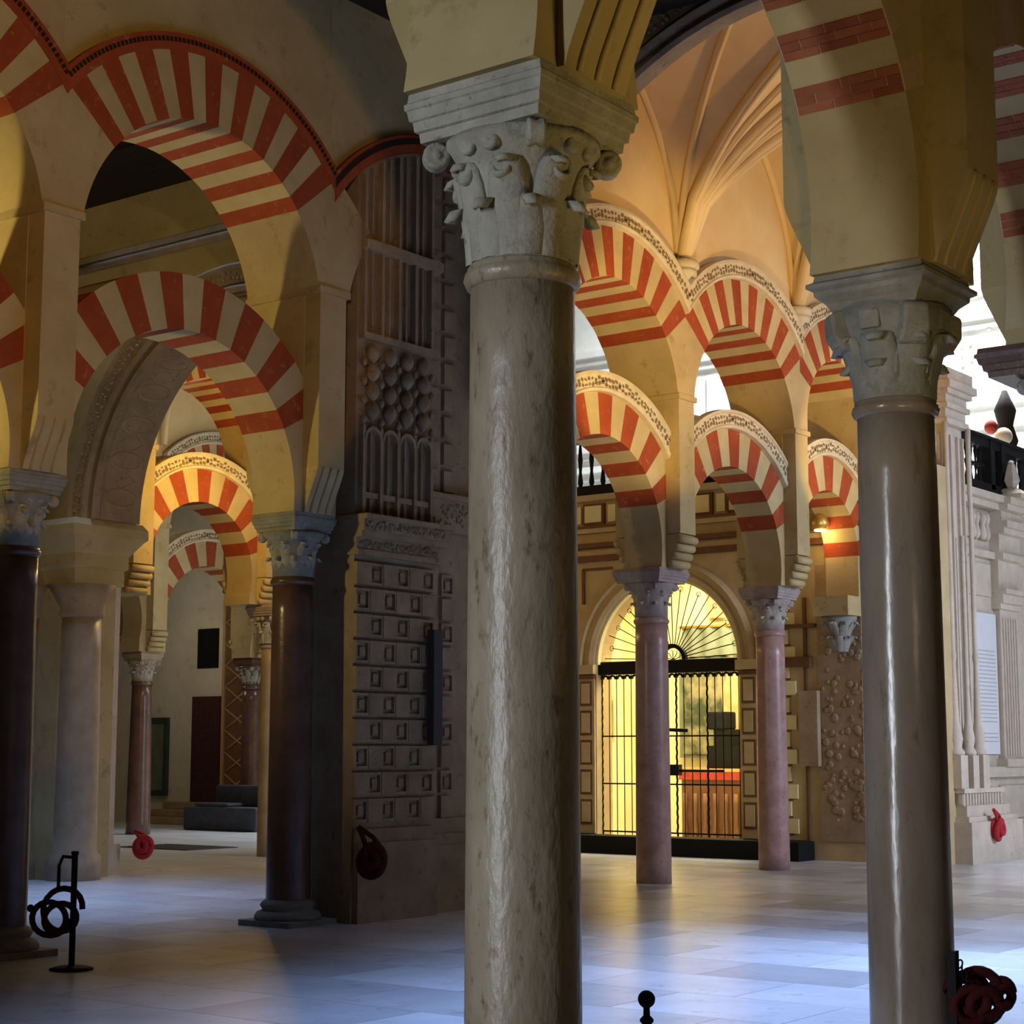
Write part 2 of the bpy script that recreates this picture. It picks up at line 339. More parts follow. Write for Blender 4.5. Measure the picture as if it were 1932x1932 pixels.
def column(name, label, x, y, style, mshaft, mcap, rb=.205, rt=.188, H=4.05, ab=.31, z0=3.42, base=False, group='columns of the arcades'):
    t = thing(name, label, 'column', (x, y, 0), 0, group)
    pr = [(rb * (1.0 if not base else .99), 0.0)] + [(rb + (rt - rb) * (i / 12) ** 1.2, (z0 - .085) * i / 12) for i in range(1, 13)]
    ob('shaft', lathe(pr, 40), mshaft, t)
    za = z0 - .085
    ob('astragal', lathe([(rt, za), (rt + .014, za + .008), (rt + .026, za + .035), (rt + .02, za + .058), (rt + .008, za + .066), (rt + .012, za + .076), (rt + .0, z0)], 40), mshaft, t)
    build_capital(t, style, mcap, z0, H - .18, rt + .012)
    zb = H - .18
    if style == 'plain': prof = [(ab * .72, zb), (ab * .78, zb + .03), (ab * .80, zb + .04), (ab * .93, zb + .075), (ab * .94, zb + .10), (ab * 1.03, zb + .115), (ab * 1.03, zb + .135), (ab * .94, zb + .15), (ab * .92, H)]
    else: prof = [(ab * .85, zb), (ab * .86, zb + .035), (ab * .9, zb + .04), (ab * .915, zb + .075), (ab * .945, zb + .08), (ab * .965, zb + .115), (ab * .985, zb + .12), (ab * .99, zb + .14), (ab * .96, zb + .148), (ab * .95, H)]
    ob('abacus', square(prof), mcap, t)
    if base:
        ob('base', lathe([(rb + .10, .05), (rb + .11, .085), (rb + .085, .13), (rb + .03, .15), (rb + .04, .17), (rb + .055, .195), (rb + .03, .23), (rb, .25)], 32), mcap, t)
        ob('plinth', box(-rb - .12, rb + .12, -rb - .12, rb + .12, 0, .055), mcap, t)
    return t

X1, X2, X3, X4 = -3.72, -12.5, -21.0, -28.2
YM, YR, YR2 = 5.0, 8.12, 10.72
YL0, YL, YP, YC0, YC1, YC2, YC3 = 6.1, 9.5, 12.92, 16.54, 19.74, 22.945, 25.45
column('marble_column', 'tall grey veined marble column in the centre foreground with a carved leafy capital', X1, YM, 'leaf', M['grey_marble'], M['cap'])
column('marble_column', 'polished brown marble column in the right foreground with a blocky plain capital', X1, YR, 'plain', M['brown_marble'], M['capdark'], .205, .192)
column('marble_column', 'dark column cut by the right edge of the picture', X1, YR2, 'leaf', M['dark_marble'], M['dark_marble'], H=4.15, z0=3.5, ab=.46)
column('marble_column', 'dark column at the left edge beside the coiled rope stand', X2, YL, 'leaf', M['dark_marble'], M['capdark'], .22, .205, base=True)
column('marble_column', 'dark red marble column standing against the carved stone pier', X2, YP, 'leaf', M['dark_marble'], M['capdark'], .22, .205, base=True)
column('marble_column', 'arcade column hidden behind the central foreground column', X2, YC0, 'leaf', M['pink_marble'], M['cappink'], .225, .21)
column('marble_column', 'pink marble column standing in front of the lit grille', X2 - .08, YC1, 'leaf', M['pink_marble'], M['cappink'], .23, .212, ab=.38)
column('marble_column', 'pink marble column to the right of the lit grille', X2 - .08, YC2, 'leaf', M['pink_marble'], M['cappink'], .225, .205, ab=.34)
column('marble_column', 'slim grey column behind the dark red column at left', X3 + .3, 20.9, 'leaf', M['tan_marble'], M['cappink'], .17, .155)
column('marble_column', 'brown column standing alone before the distant white wall', X4, 24.75, 'leaf', M['dark_marble'], M['tan_marble'], .25, .2, H=3.7, z0=3.1)
column('marble_column', 'distant dark column beside the lattice panel', X4, 27.9, 'leaf', M['dark_marble'], M['dark_marble'], .22, .2, H=3.7, z0=3.1)

# ------------------------------------------------------------------ arcades
AC = {}
TL, TU = .29, .5
def geo(s, level):
    if level == 'low': ri = s / 2 - .30; zc = 5.6 - ri; return ri, ri + .53, zc, asin(min(.9, max(.05, ((4.5 if s < 2.55 else 4.85) - zc) / ri))), s / 2 - .2
    ri = s / 2 - .20; zc = 7.57 - ri; return ri, ri + .64, zc, asin((7.02 - zc) / ri), s / 2
def arch(name, label, xc, ya, yb, level, style='plain', n=None, group=None, half=None, H0=0):
    s = yb - ya; ri, ro, zc, a0, lim = geo(s, level); th = TL if level == 'low' else TU
    t = thing(name, label, 'arch', (xc, (ya + yb) / 2, 0), 0, group)
    n = n or (15 if level == 'low' else 17); key = (round(s, 3), level, n, half)
    if key not in AC:
        ms = []
        for i in range(n):
            b0 = a0 + (pi - 2 * a0) * i / n; b1 = a0 + (pi - 2 * a0) * (i + 1) / n
            K = 4; pts = [(ri * cos(b0 + (b1 - b0) * k / K), zc + ri * sin(b0 + (b1 - b0) * k / K)) for k in range(K + 1)] + \
                      [(ro * cos(b1 + (b0 - b1) * k / K), zc + ro * sin(b1 + (b0 - b1) * k / K)) for k in range(K + 1)]
            pts = clip(clip(pts, 0, lim, 1), 0, -lim, -1)
            if half: pts = clip(pts, 0, half, 1)
            e = .004 if i % 2 == 0 else 0
            ms.append(extr_x(pts, -th - e, th + e, 'voussoir') if len(pts) > 2 else None)
        AC[key] = ms
    for i, me in enumerate(AC[key]):
        if me is None: continue
        if style == 'brick' and i % 2 == 0: brick_voussoir(t, me, ri, ro, zc, a0 + (pi - 2 * a0) * i / n, a0 + (pi - 2 * a0) * (i + 1) / n, lim, th, key, i)
        else:
            o = ob('voussoir', me, None, t)
            if not me.materials: me.materials.append(M['red'] if i % 2 == 0 else M['cream'])
    if style == 'stucco':
        for sg in (1, -1):
            x0, x1 = sg * (th - .02), sg * (th + .07)
            k2 = key + ('st', sg)
            if k2 not in AC: AC[k2] = ring([(ro - .01, x0), (ro, x1), (ro + .035, x1 + sg * .02), (ro + .05, x1), (ro + .2, x1), (ro + .215, x1 + sg * .025), (ro + .25, x1 + sg * .02), (ro + .26, x0)], .02, pi - .02, 40, 'archivolt', lim, zc)
            ob('archivolt', AC[k2], M['stucco'], t)
        k3 = key + ('car',)
        if k3 not in AC:
            b = MB(); rnd = random.Random(5); A0 = acos(min(1, lim / (ro + .13))) if ro + .13 > lim else .05
            nn = int((pi - 2 * A0) * (ro + .13) / .075)
            for i in range(nn):
                a = A0 + (pi - 2 * A0) * (i + .5) / nn
                for q in range(2):
                    r0 = ro + .09 + q * .065 + rnd.uniform(-.02, .02); da = rnd.uniform(.018, .032) / ro; dr = rnd.uniform(.012, .028); tw = rnd.uniform(-.8, .8)
                    c = []
                    for (u, v_) in ((-1, -1), (1, -1), (1, 1), (-1, 1)):
                        uu = u * cos(tw) * da * ro - v_ * sin(tw) * dr; vv = u * sin(tw) * da * ro + v_ * cos(tw) * dr
                        rr = r0 + vv; aa = a + uu / ro; c.append((rr * cos(aa), rr * sin(aa) + zc))
                    b.add([(th + .06, y, z) for y, z in c] + [(th + .074, y, z) for y, z in c], [(4, 5, 6, 7), (0, 1, 5, 4), (1, 2, 6, 5), (2, 3, 7, 6), (3, 0, 4, 7)])
            AC[k3] = b.m('carving'); fixn(AC[k3])
        ob('carving', AC[k3], M['pit_shade'], t, kind='stuff')  # thin dark flakes on the band, hollow shade put into colour
    if style == 'banded':
        k2 = key + ('bd',)
        if k2 not in AC:
            AC[k2] = ring([(ro - .005, 0), (ro - .005, th + .012), (ro + .16, th + .012), (ro + .16, 0)], .02, pi - .02, 40, 'painted_band', lim, zc)
            b = MB(); A0 = acos(min(1, lim / (ro + .1))); nn = 74
            for i in range(nn):
                a = A0 + (pi - 2 * A0) * (i + .5) / nn; da = .32 * (pi - 2 * A0) / nn
                c = [(r_ * cos(aa), r_ * sin(aa) + zc) for r_, aa in ((ro + .07, a - da), (ro + .115, a - da), (ro + .115, a + da), (ro + .07, a + da))]
                b.add([(th + .005, y, z) for y, z in c] + [(th + .018, y, z) for y, z in c], [(4, 5, 6, 7), (0, 1, 5, 4), (1, 2, 6, 5), (2, 3, 7, 6), (3, 0, 4, 7)])
            AC[k2 + (1,)] = b.m('dashes'); fixn(AC[k2 + (1,)])
        ob('painted_band', AC[k2], M['red'], t); ob('dashes', AC[k2 + (1,)], M['dash'], t, kind='stuff')
    return t
def brick_voussoir(t, me, ri, ro, zc, b0, b1, lim, th, key, i):
    if not me.materials: me.materials.append(M['mortar'])
    o = ob('voussoir', me, M['mortar'], t, sc_=(.985, 1, 1))
    for c in range(3):
        c0 = b0 + (b1 - b0) * (c + .04) / 3; c1 = b0 + (b1 - b0) * (c + .96) / 3
        cuts = [-th, -th * .30, th * .42, th] if c % 2 == 0 else [-th, -th * .62, th * .05, th * .72, th]
        if c == 2: cuts = [-th, -th * .1, th * .55, th]
        for q in range(len(cuts) - 1):
            k2 = key + ('b', i, c, q)
            if k2 not in AC:
                pts = [((ri - .006) * cos(c0), zc + (ri - .006) * sin(c0)), ((ri - .006) * cos(c1), zc + (ri - .006) * sin(c1)), (ro * cos(c1), zc + ro * sin(c1)), (ro * cos(c0), zc + ro * sin(c0))]
                pts = clip(clip(pts, 0, lim + .002, 1), 0, -lim - .002, -1)
                AC[k2] = extr_x(pts, cuts[q] + .004, cuts[q + 1] - .004, 'brick') if len(pts) > 2 else 0
            if AC[k2]: ob('brick', AC[k2], M['brick'], o)
def pillar(name, label, xc, y, sl, sr, H=4.05, corbel='s', upper=True, left=True, right=True, group='plaster pillars of the arcades', mt=None):
    # plaster pillar above a column: lower shaft with the springing of both lower arches, projecting pilasters on corbels, upper block up to the V of the upper arches
    mt = mt or M['plaster']; t = thing(name, label, 'pillar', (xc, y, 0), 0, group)
    def side(s, level, sg):
        ri, ro, zc, a0, lim = geo(s, level); out = []
        zs = H if level == 'low' else 6.28
        for k in range(13):
            z = zs + (zc + ri * sin(a0) - zs) * k / 12; d = zc - z
            yy = sqrt(max(0, ri * ri - d * d)) if z > zc else max(sqrt(max(0, ri * ri - d * d)), ri - .05) if level == 'low' else ri
            out.append((sg * (s / 2 - yy), z))
        rr = lim / cos(a0)
        if rr < ro: out.append((sg * (s / 2 - lim), zc + rr * sin(a0)))
        else: out.append((sg * (s / 2 - ro * cos(a0)), zc + ro * sin(a0)))
        if level == 'low': out += [(sg * .2, out[-1][1]), (sg * .2, 6.36)]
        return out
    L_ = side(sl, 'low', -1) if left else [(-.3, H), (-.3, 4.9), (-.2, 4.9), (-.2, 6.36)]
    R_ = side(sr, 'low', 1) if right else [(.3, H), (.3, 4.9), (.2, 4.9), (.2, 6.36)]
    ob('springer', extr_x(R_ + L_[::-1], -TL, TL), mt, t)
    if upper:
        L_ = side(sl, 'up', -1); R_ = side(sr, 'up', 1)
        ob('upper_block', extr_x(R_ + L_[::-1], -TU, TU), mt, t)
        ob('ledge', box(-TU - .03, TU + .03, -.225, .225, 6.26, 6.33), mt, t)
    for sg in (1, -1):
        ob('pilaster', box(min(sg * (TL - .01), sg * TU), max(sg * (TL - .01), sg * TU), -.19, .19, H + .44, 6.27), mt, t)
        if corbel == 's':
            pr = [(TL - .01, H)] + [(TL + .035 + (.175) * (.5 - .5 * cos(pi * k / 10)) + .012 * sin(2 * pi * k / 10), H + .44 * k / 10) for k in range(11)] + [(TL - .01, H + .44)]
            m_ = extr_y([(sg * a, b) for a, b in pr], -.19, .19); fixn(m_)
            ob('corbel', m_, mt, t)
            for q in (-.11, 0, .11):
                pp = [(sg * (a + .004), q, b) for a, b in pr[1:-1]]
                ob('fillet', tube(pp, .013, 6), mt, t)
        else:
            ob('corbel', extr_y([(sg * (TL - .01), H), (sg * (TL + .05), H), (sg * (TU - .02), H + .43), (sg * (TL - .01), H + .43)], -.19, .19), mt, t)
            for k in range(4):
                o = ob('roll', tube([(sg * (TL + .07 + .042 * k), -.2, H + .05 + .105 * k), (sg * (TL + .07 + .042 * k), .2, H + .05 + .105 * k)], .052, 12), mt, t)
    return t
def spandrel(name, label, xc, ya, yb, ztop, th=.44, mt=None):
    s = yb - ya; ri, ro, zc, a0, lim = geo(s, 'up'); yc = (ya + yb) / 2; n = 28; pts = []
    for i in range(n + 1):
        yy = -s / 2 + s * i / n; pts.append((yc + yy, zc + sqrt(max(0, (ro - .02) ** 2 - yy * yy))))
    return ob(name, extr_x([(yb, ztop), (ya, ztop)] + pts, xc - th, xc + th), mt or M['plaster'], kind='structure', label=label, cat='wall')

G_ = 'striped arches of the arcades'
# foreground row
arch('horseshoe_arch', 'brick striped horseshoe arch between the two foreground columns', X1, YM, YR, 'low', 'brick', 21, G_)
arch('horseshoe_arch', 'brick striped arch at the top right edge beyond the right column', X1, YR, YR2, 'low', 'brick', 17, G_)
arch('round_arch', 'upper striped arch above the foreground columns', X1, YM, YR, 'up', 'banded', None, G_)
arch('round_arch', 'upper striped arch above the right edge column', X1, YR, YR2, 'up', 'banded', None, G_)
pillar('plaster_pillar', 'plaster pillar with scrolled corbels on the central foreground column', X1, YM, 3.16, 3.16)
pillar('plaster_pillar', 'plaster pillar with scrolled corbels on the right foreground column', X1, YR, 3.16, 2.6)
pillar('plaster_pillar', 'dark plaster pillar on the column at the right edge', X1, YR2, 2.6, 3.16, H=4.15)
spandrel('wall_row_near', 'plaster wall over the foreground arches', X1, YM, YR, 9.5)
spandrel('wall_row_near_end', 'plaster wall over the right edge arch', X1, YR, YR2, 9.5)
# second row, left part
arch('round_arch', 'upper striped arch cut by the left edge of the picture', X2, YL0, YL, 'up', 'banded', None, G_)
arch('horseshoe_arch', 'lower striped arch cut by the left edge of the picture', X2, YL0, YL, 'low', 'plain', None, G_)
arch('round_arch', 'upper striped arch with a dashed red band at top left', X2, YL, YP, 'up', 'banded', None, G_)
arch('horseshoe_arch', 'lower dark striped horseshoe arch left of the carved pier', X2, YL, YP, 'low', 'plain', None, G_)
pillar('plaster_pillar', 'plaster pillar over the left edge column', X2, YL, 3.4, 3.42)
pillar('plaster_pillar', 'plaster pillar over the dark red column by the carved pier', X2, YP, 3.42, 3.62)
spandrel('wall_row_left_edge', 'ochre plaster wall over the arch at the left edge', X2, YL0, YL, 9.5)
spandrel('wall_row_left', 'ochre plaster wall over the dashed red arch', X2, YL, YP, 9.5)
spandrel('wall_row_pier', 'shaded plaster wall above the carved stone pier', X2, YP, YC0, 9.5)
# second row, right part
arch('round_arch', 'upper stuccoed striped arch next to the central column', X2, YC0, YC1, 'up', 'stucco', 15, G_)
arch('horseshoe_arch', 'lower stuccoed striped arch next to the central column', X2, YC0, YC1, 'low', 'stucco', 13, G_)
arch('round_arch', 'upper stuccoed striped arch between the two pink columns', X2, YC1, YC2, 'up', 'stucco', 15, G_)
arch('horseshoe_arch', 'lower stuccoed striped arch between the two pink columns', X2, YC1, YC2, 'low', 'stucco', 13, G_)
arch('round_arch', 'upper stuccoed striped arch left of the right foreground column', X2, YC2, YC3, 'up', 'stucco', 13, G_)
arch('horseshoe_arch', 'lower stuccoed striped arch lit by the wall lamp', X2, YC2, YC3, 'low', 'stucco', 13, G_)
pillar('plaster_pillar', 'plaster pillar hidden behind the central column', X2, YC0, 3.62, 3.2, corbel='r', left=False)
pillar('plaster_pillar', 'plaster pillar with rolled corbel on the pink column before the grille', X2, YC1, 3.2, 3.2, corbel='r')
pillar('plaster_pillar', 'plaster pillar with rolled corbel on the pink column right of the grille', X2, YC2, 3.2, 2.505, corbel='r')
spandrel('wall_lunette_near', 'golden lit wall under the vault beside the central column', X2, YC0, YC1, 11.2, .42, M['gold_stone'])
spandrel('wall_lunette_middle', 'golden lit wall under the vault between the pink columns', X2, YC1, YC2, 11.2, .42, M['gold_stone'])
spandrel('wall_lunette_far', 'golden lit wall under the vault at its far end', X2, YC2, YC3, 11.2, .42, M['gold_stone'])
# third and fourth rows seen through the left arch
arch('horseshoe_arch', 'stuccoed striped arch framed by the dark arch at left', X3, 17.95, 20.75, 'low', 'stucco', 13, G_)
arch('round_arch', 'orange lit striped arch seen through the dark arch', X3, 17.95, 20.75, 'up', 'plain', None, G_)
pillar('plaster_pillar', 'golden lit pillar seen through the dark arch', X3, 17.95, 3.2, 2.8, corbel='r')
pillar('plaster_pillar', 'plaster pillar on the slim grey column at left', X3, 20.75, 2.8, 3.2, corbel='r')
arch('horseshoe_arch', 'farthest small striped arch before the white wall', X4, 24.75, 27.9, 'low', 'stucco', 13, G_)
pillar('plaster_pillar', 'warm lit pillar on the lone brown column', X4, 24.75, 3.15, 3.15, H=3.7, corbel='r')
pillar('plaster_pillar', 'pillar on the distant dark column by the lattice', X4, 27.9, 3.15, 3.15, H=3.7, corbel='r')
arch('round_arch', 'far upper stuccoed arch glimpsed above the framed arch', X4, 24.75, 27.9, 'up', 'stucco', None, G_)
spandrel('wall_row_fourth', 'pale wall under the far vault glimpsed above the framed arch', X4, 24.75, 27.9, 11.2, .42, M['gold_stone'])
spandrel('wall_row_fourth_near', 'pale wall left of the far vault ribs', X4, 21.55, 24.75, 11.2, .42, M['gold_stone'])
t = thing('vault_ribs', 'fan of vault ribs glimpsed through the dark arch', 'ribs', (X4 + .46, 24.75, 8.0))
for k in range(7):
    a = -1.25 + 2.5 * k / 6
    ob('rib', tube([(1.7 * (1 - cos(q * pi / 24)) * cos(a), 1.7 * (1 - cos(q * pi / 24)) * sin(a) * 1.0, 3.1 * sin(q * pi / 24)) for q in range(13)], .075, 8), M['gold_stone'], t)
spandrel('wall_row_third', 'plaster wall over the orange lit arch', X3, 17.95, 20.75, 10.9)

# engaged respond at the chapel wall
t = thing('corbel_capital', 'dark carved corbel capital on the wall left of the right column', 'corbel', (X2, 25.02, 0))
ob('impost_block', box(-.3, .3, -.3, .27, 3.75, 4.05), M['plaster'], t)
ob('bell', lathe([(.06, 3.2), (.12, 3.26), (.15, 3.4), (.19, 3.55), (.27, 3.7), (.28, 3.75)], 20), M['capdark'], t)
CM['al2'] = leaf_mesh(.3, .16, .05, .02, .14, .26)
for k in range(8): ob('leaf', CM['al2'], M['capdark'], t, (0, 0, 3.36), (0, 0, k * pi / 4)); ob('leaf', CM['al2'], M['capdark'], t, (0, 0, 3.2), (0, 0, k * pi / 4 + pi / 8), sc_=(.85, .9, .8))
ob('springer', box(-TL + .012, TL - .012, .13, .27, 4.05, 6.0), M['plaster'], t)
ob('upper_block', box(-TU + .012, TU - .012, .0, .27, 5.9, 7.6), M['plaster'], t)

# ------------------------------------------------------------------ carved pier (second row)
def pier():
    t = thing('carved_pier', 'dark carved stone pier with checker squares and blind tracery', 'pier', (-12.0, 13.9, 0)); S = M['stone']
    # local coordinates: x 0 = front face, y from -.62 .. 2.1
    s_, yc_ = YC0 - YP, (YC0 + YP) / 2 - 13.9; ri_, ro_, zc_, _a, _l = geo(s_, 'up')
    top = lambda y: zc_ + sqrt(max(0, (ro_ - .035) ** 2 - (y - yc_) ** 2))
    def prism(y0, y1, x0, x1):
        n = 12; return extr_x([(y0, 0), (y1, 0)] + [(y1 + (y0 - y1) * k / n, top(y1 + (y0 - y1) * k / n)) for k in range(n + 1)], x0, x1)
    ob('core', prism(-.6, .62, -1.0, -.02), S, t)
    ob('recess_core', prism(.62, 2.2, -1.0, -.22), S, t)
    ob('plinth', box(-.2, .05, -.57, .66, 0, .78), S, t); ob('plinth_cap', box(-.2, .02, -.57, .64, .78, .92), S, t)
    ob('side_plinth', box(-.4, -.10, .66, 2.2, 0, .7), S, t); ob('side_plinth_step', box(-.4, -.13, .66, 2.2, .7, .82), S, t); ob('side_plinth_cap', box(-.4, -.16, .66, 2.2, .82, .98), S, t)
    sq = box(-.02, .028, -.105, .105, -.115, .115, 'square'); fr = MB()
    for a in ((-.105, .105, .085, .115), (-.105, .105, -.115, -.085), (-.105, -.078, -.085, .085), (.078, .105, -.085, .085)): fr.box(-.02, .02, a[0], a[1], a[2], a[3])
    frm = fr.m('frame'); boss = MB().box(-.02, .016, -.04, .04, -.045, .045).m('boss')
    for r_ in range(10):
        for c in range(6):
            y = -.5 + c * .205; z = 1.1 + r_ * .264
            if (r_ + c) % 2: ob('block', sq, S, t, (0, y, z))
            else: f_ = ob('sunk_square', frm, S, t, (0, y, z)); ob('boss', boss, S, f_)
        for c in range(2):
            y = .80 + c * .3; z = 1.1 + r_ * .264
            if (r_ + c) % 2: ob('block', sq, S, t, (-.2, y, z))
            else: f_ = ob('sunk_square', frm, S, t, (-.2, y, z)); ob('boss', boss, S, f_)
    # cornice with foliage
    for i, (x, z0, z1) in enumerate(((.05, 3.66, 3.72), (.03, 3.72, 3.84), (.10, 3.84, 3.90), (.13, 3.90, 4.02), (.17, 4.02, 4.07))): ob('cornice', box(-.3, x, -.62, .64 + x, z0, z1), S, t)
    ob('side_cornice', box(-.3, -.1, .66, 2.2, 4.05, 4.4), S, t); ob('side_cornice_cap', box(-.3, -.05, .66, 2.2, 4.4, 4.46), S, t)
    b = MB(); rnd = random.Random(3)
    for row, (x, z0, z1, n) in enumerate(((.13, 3.905, 4.015, 90), (.03, 3.725, 3.835, 80), (-.1, 4.08, 4.38, 50))):
        for i in range(n):
            y = rnd.uniform(-.6, .68) if row < 2 else rnd.uniform(.7, 1.4); z = rnd.uniform(z0 + .015, z1 - .015); r_ = rnd.uniform(.012, .026)
            m_ = lathe([(.001, -.0), (r_, .004), (r_ * .7, .014), (.001, .02)], 6)
            b.add([(x + p.co.z, y + p.co.x, z + p.co.y) for p in m_.vertices], [tuple(p.vertices) for p in m_.polygons])
    ob('foliage', b.m('foliage'), S, t, kind='stuff')
    # blind tracery: reeds, cusped heads, pine cones, upper reeds
    ys = [-.54 + .27 * k for k in range(5)]
    reed = MB().box(-.04, .05, -.022, .022, 0, 1); rm = reed.m('reed')
    def reeds(z0, z1, x=0, yy=ys):
        for y in yy: ob('reed', rm, S, t, (x, y, z0), sc_=(1, 1, z1 - z0))
        for y in yy[:-1]: ob('reed', rm, S, t, (x - .03, y + .135, z0), sc_=(1, .5, z1 - z0))
    reeds(4.07, 5.0); reeds(5.95, 6.85); 
    for y in ys: ob('reed', rm, S, t, (0, y, 6.95), sc_=(1, 1, top(y) - 7.0))
    for y in ys[:-1]: ob('reed', rm, S, t, (-.03, y + .135, 6.95), sc_=(1, .5, top(y + .135) - 7.0))
    hd = ring([(.10, -.02), (.10, .06), (.135, .06), (.135, -.02)], 0, pi, 10, 'head')
    for y in ys[:-1]: ob('head', hd, S, t, (0, y + .135, 4.86))
    for y in ys[:-1]: ob('panel_sill', box(-.02, .03, -.1, .1, 0, .06), S, t, (0, y + .135, 4.25))
    cone = lathe([(.012, -.10), (.055, -.06), (.075, -.01), (.06, .05), (.03, .09), (.005, .11)], 10)
    cone2 = lathe([(.01, -.05), (.032, -.02), (.03, .02), (.005, .05)], 8)
    for r_ in range(4):
        for y in ys[:-1]: ob('pine_cone', cone, S, t, (.03, y + .135 + (.0 if r_ % 2 else .0), 5.16 + r_ * .2))
        for y in ys: ob('bud', cone2, S, t, (.035, y, 5.06 + r_ * .2))
    ob('string_course', box(-.1, .09, -.57, .68, 6.85, 6.95), S, t); ob('string_course', box(-.1, .06, -.57, .66, 5.9, 5.97), S, t)
    for r_ in range(12):
        for c in range(2): ob('block', sq, S, t, (-.2, .84 + c * .28, 4.62 + r_ * .3))
    return t
pier()
t = thing('painted_arch_band', 'dark red painted arch band above the carved pier', 'band', (X2, (YP + YC0) / 2, 0))
ri_, ro_, zc_, _a, lim_ = geo(YC0 - YP, 'up')
ob('band', ring([(ro_ - .03, 0), (ro_ - .03, .512), (ro_ + .16, .512), (ro_ + .16, 0)], .02, pi - .02, 40, 'band', lim_, zc_), M['red'], t)
ob('line', ring([(ro_ + .06, .4), (ro_ + .06, .52), (ro_ + .12, .52), (ro_ + .12, .4)], .02, pi - .02, 40, 'line', lim_, zc_), M['dash'], t)
ob('lamp_housing', box(-11.93, -11.84, 14.36, 14.5, 1.75, 2.95), M['mat'], label='tall narrow grey metal box on the carved pier', cat='box')

# ------------------------------------------------------------------ transverse arches
def transverse(name, label, xc, zc, ri, y0, y1, a0, a1, mt, group):
    t = thing(name, label, 'arch', (xc, 0, 0), 0, group)
    def rg(nm, prof, m_=mt, k=56): return ob(nm, ring(prof, a0, a1, k, nm, None, zc, 'y', False), m_, t)
    rg('soffit', [(ri, y0 + .03), (ri, y1 - .03), (ri + .5, y1 - .03), (ri + .5, y0 + .03)])
    rg('inner_roll', [(ri - .03, y0 + .04), (ri - .03, y0 - .02), (ri + .02, y0 - .05), (ri + .06, y0 - .02), (ri + .06, y0 + .04)])
    rg('moulding', [(ri + .11, y0 + .04), (ri + .11, y0 - .05), (ri + .17, y0 - .09), (ri + .21, y0 - .05), (ri + .21, y0 + .04)])
    rg('outer_band', [(ri + .24, y0 + .04), (ri + .24, y0 - .03), (ri + .42, y0 - .06), (ri + .46, y0 - .10), (ri + .5, y0 - .06), (ri + .5, y0 + .04)])
    b = MB(); rnd = random.Random(11); n = int((a1 - a0) * (ri + .33) / .085)
    for i in range(n):
        a = a0 + (a1 - a0) * (i + .5) / n
        for q in range(2):
            r_ = ri + .29 + .08 * q + rnd.uniform(-.02, .02); s_ = rnd.uniform(.018, .032); aa = a + rnd.uniform(-.01, .01)
            m_ = lathe([(.001, 0), (s_, .006), (s_ * .7, .03), (.001, .04)], 6)
            b.add([(r_ * cos(aa) + p.co.x, y0 - .045 - p.co.z, zc + r_ * sin(aa) + p.co.y) for p in m_.vertices], [tuple(p.vertices) for p in m_.polygons])
    ob('carving', b.m('carving'), mt, t, kind='stuff')
    return t
T1 = transverse('transverse_arch', 'moulded gothic arch high behind the central capital', -8.1, 5.62, 3.8, 15.5, 15.78, .0, pi, M['stone'], 'moulded transverse arches')
b = MB(); rnd = random.Random(2)
lump = [lathe([(.001, 0), (.16, .02), (.13, .09), (.05, .13), (.001, .14)], 9)]
for i in range(60):
    a = .15 + (pi - .3) * (i + .5) / 60
    for q in range(3):
        r_ = 4.44 + .2 * q + rnd.uniform(-.04, .04); s_ = rnd.uniform(.6, .95); aa = a + rnd.uniform(-.02, .02)
        b.add([(r_ * cos(aa) + p.co.x * s_, 15.5 - p.co.z * s_, 5.62 + r_ * sin(aa) + p.co.y * s_) for p in lump[0].vertices], [tuple(p.vertices) for p in lump[0].polygons])
ob('crocket_foliage', b.m('crocket_foliage', True), M['stone'], T1, kind='stuff')
n = 40; pts = [(-8.1 + 4.28 * cos(pi * i / n), 5.62 + 4.28 * sin(pi * i / n)) for i in range(n + 1)]
ob('wall_over_arch', extr_y([(-12.1, 10.9), (-4.1, 10.9)] + [p for p in pts if -12.09 < p[0] < -4.11], 15.52, 15.8), M['stone'], kind='structure', label='carved wall over the moulded gothic arch', cat='wall')
ob('arch_pier', box(-4.3, -3.0, 15.4, 16.3, 0, 6.0), M['stone'], label='stone pier carrying the far end of the gothic arch', cat='pier')
T2 = transverse('transverse_arch', 'moulded arch with strapwork soffit seen through the dark arch', -15.95, 4.75, 2.55, 15.35, 16.15, .0, pi, M['stone'], 'moulded transverse arches')
for k in range(12):                                # strapwork ovals on its soffit
    a = pi - .12 - k * .2
    o = ob('strapwork_oval', tube([(.13 * cos(q * pi / 8) * .9, .26 * sin(q * pi / 8), 0) for q in range(16)], .03, 6, closed=True), M['stone'], T2, (2.56 * cos(a), 15.75, 4.75 + 2.56 * sin(a)), (0, pi / 2 - a, 0))
    ob('strapwork_diamond', tube([(.12, 0, 0), (0, .2, 0), (-.12, 0, 0), (0, -.2, 0)], .022, 6, closed=True), M['stone'], T2, (2.56 * cos(a - .1), 15.75, 4.75 + 2.56 * sin(a - .1)), (0, pi / 2 - a + .1, 0))
pts = [(-15.95 + 3.03 * cos(pi * i / n), 4.75 + 3.03 * sin(pi * i / n)) for i in range(n + 1)]
ob('wall_over_side_arch', extr_y([(-20.6, 9.1), (-12.95, 9.1)] + [p for p in pts if p[0] < -12.96] + [(-20.6, 4.75)], 15.42, 16.05), M['plaster'], kind='structure', label='dim plaster wall over the strapwork arch', cat='wall')
t = thing('string_moulding', 'stone string moulding on the dim wall above the dark arch', 'moulding', (0, 15.42, 0))
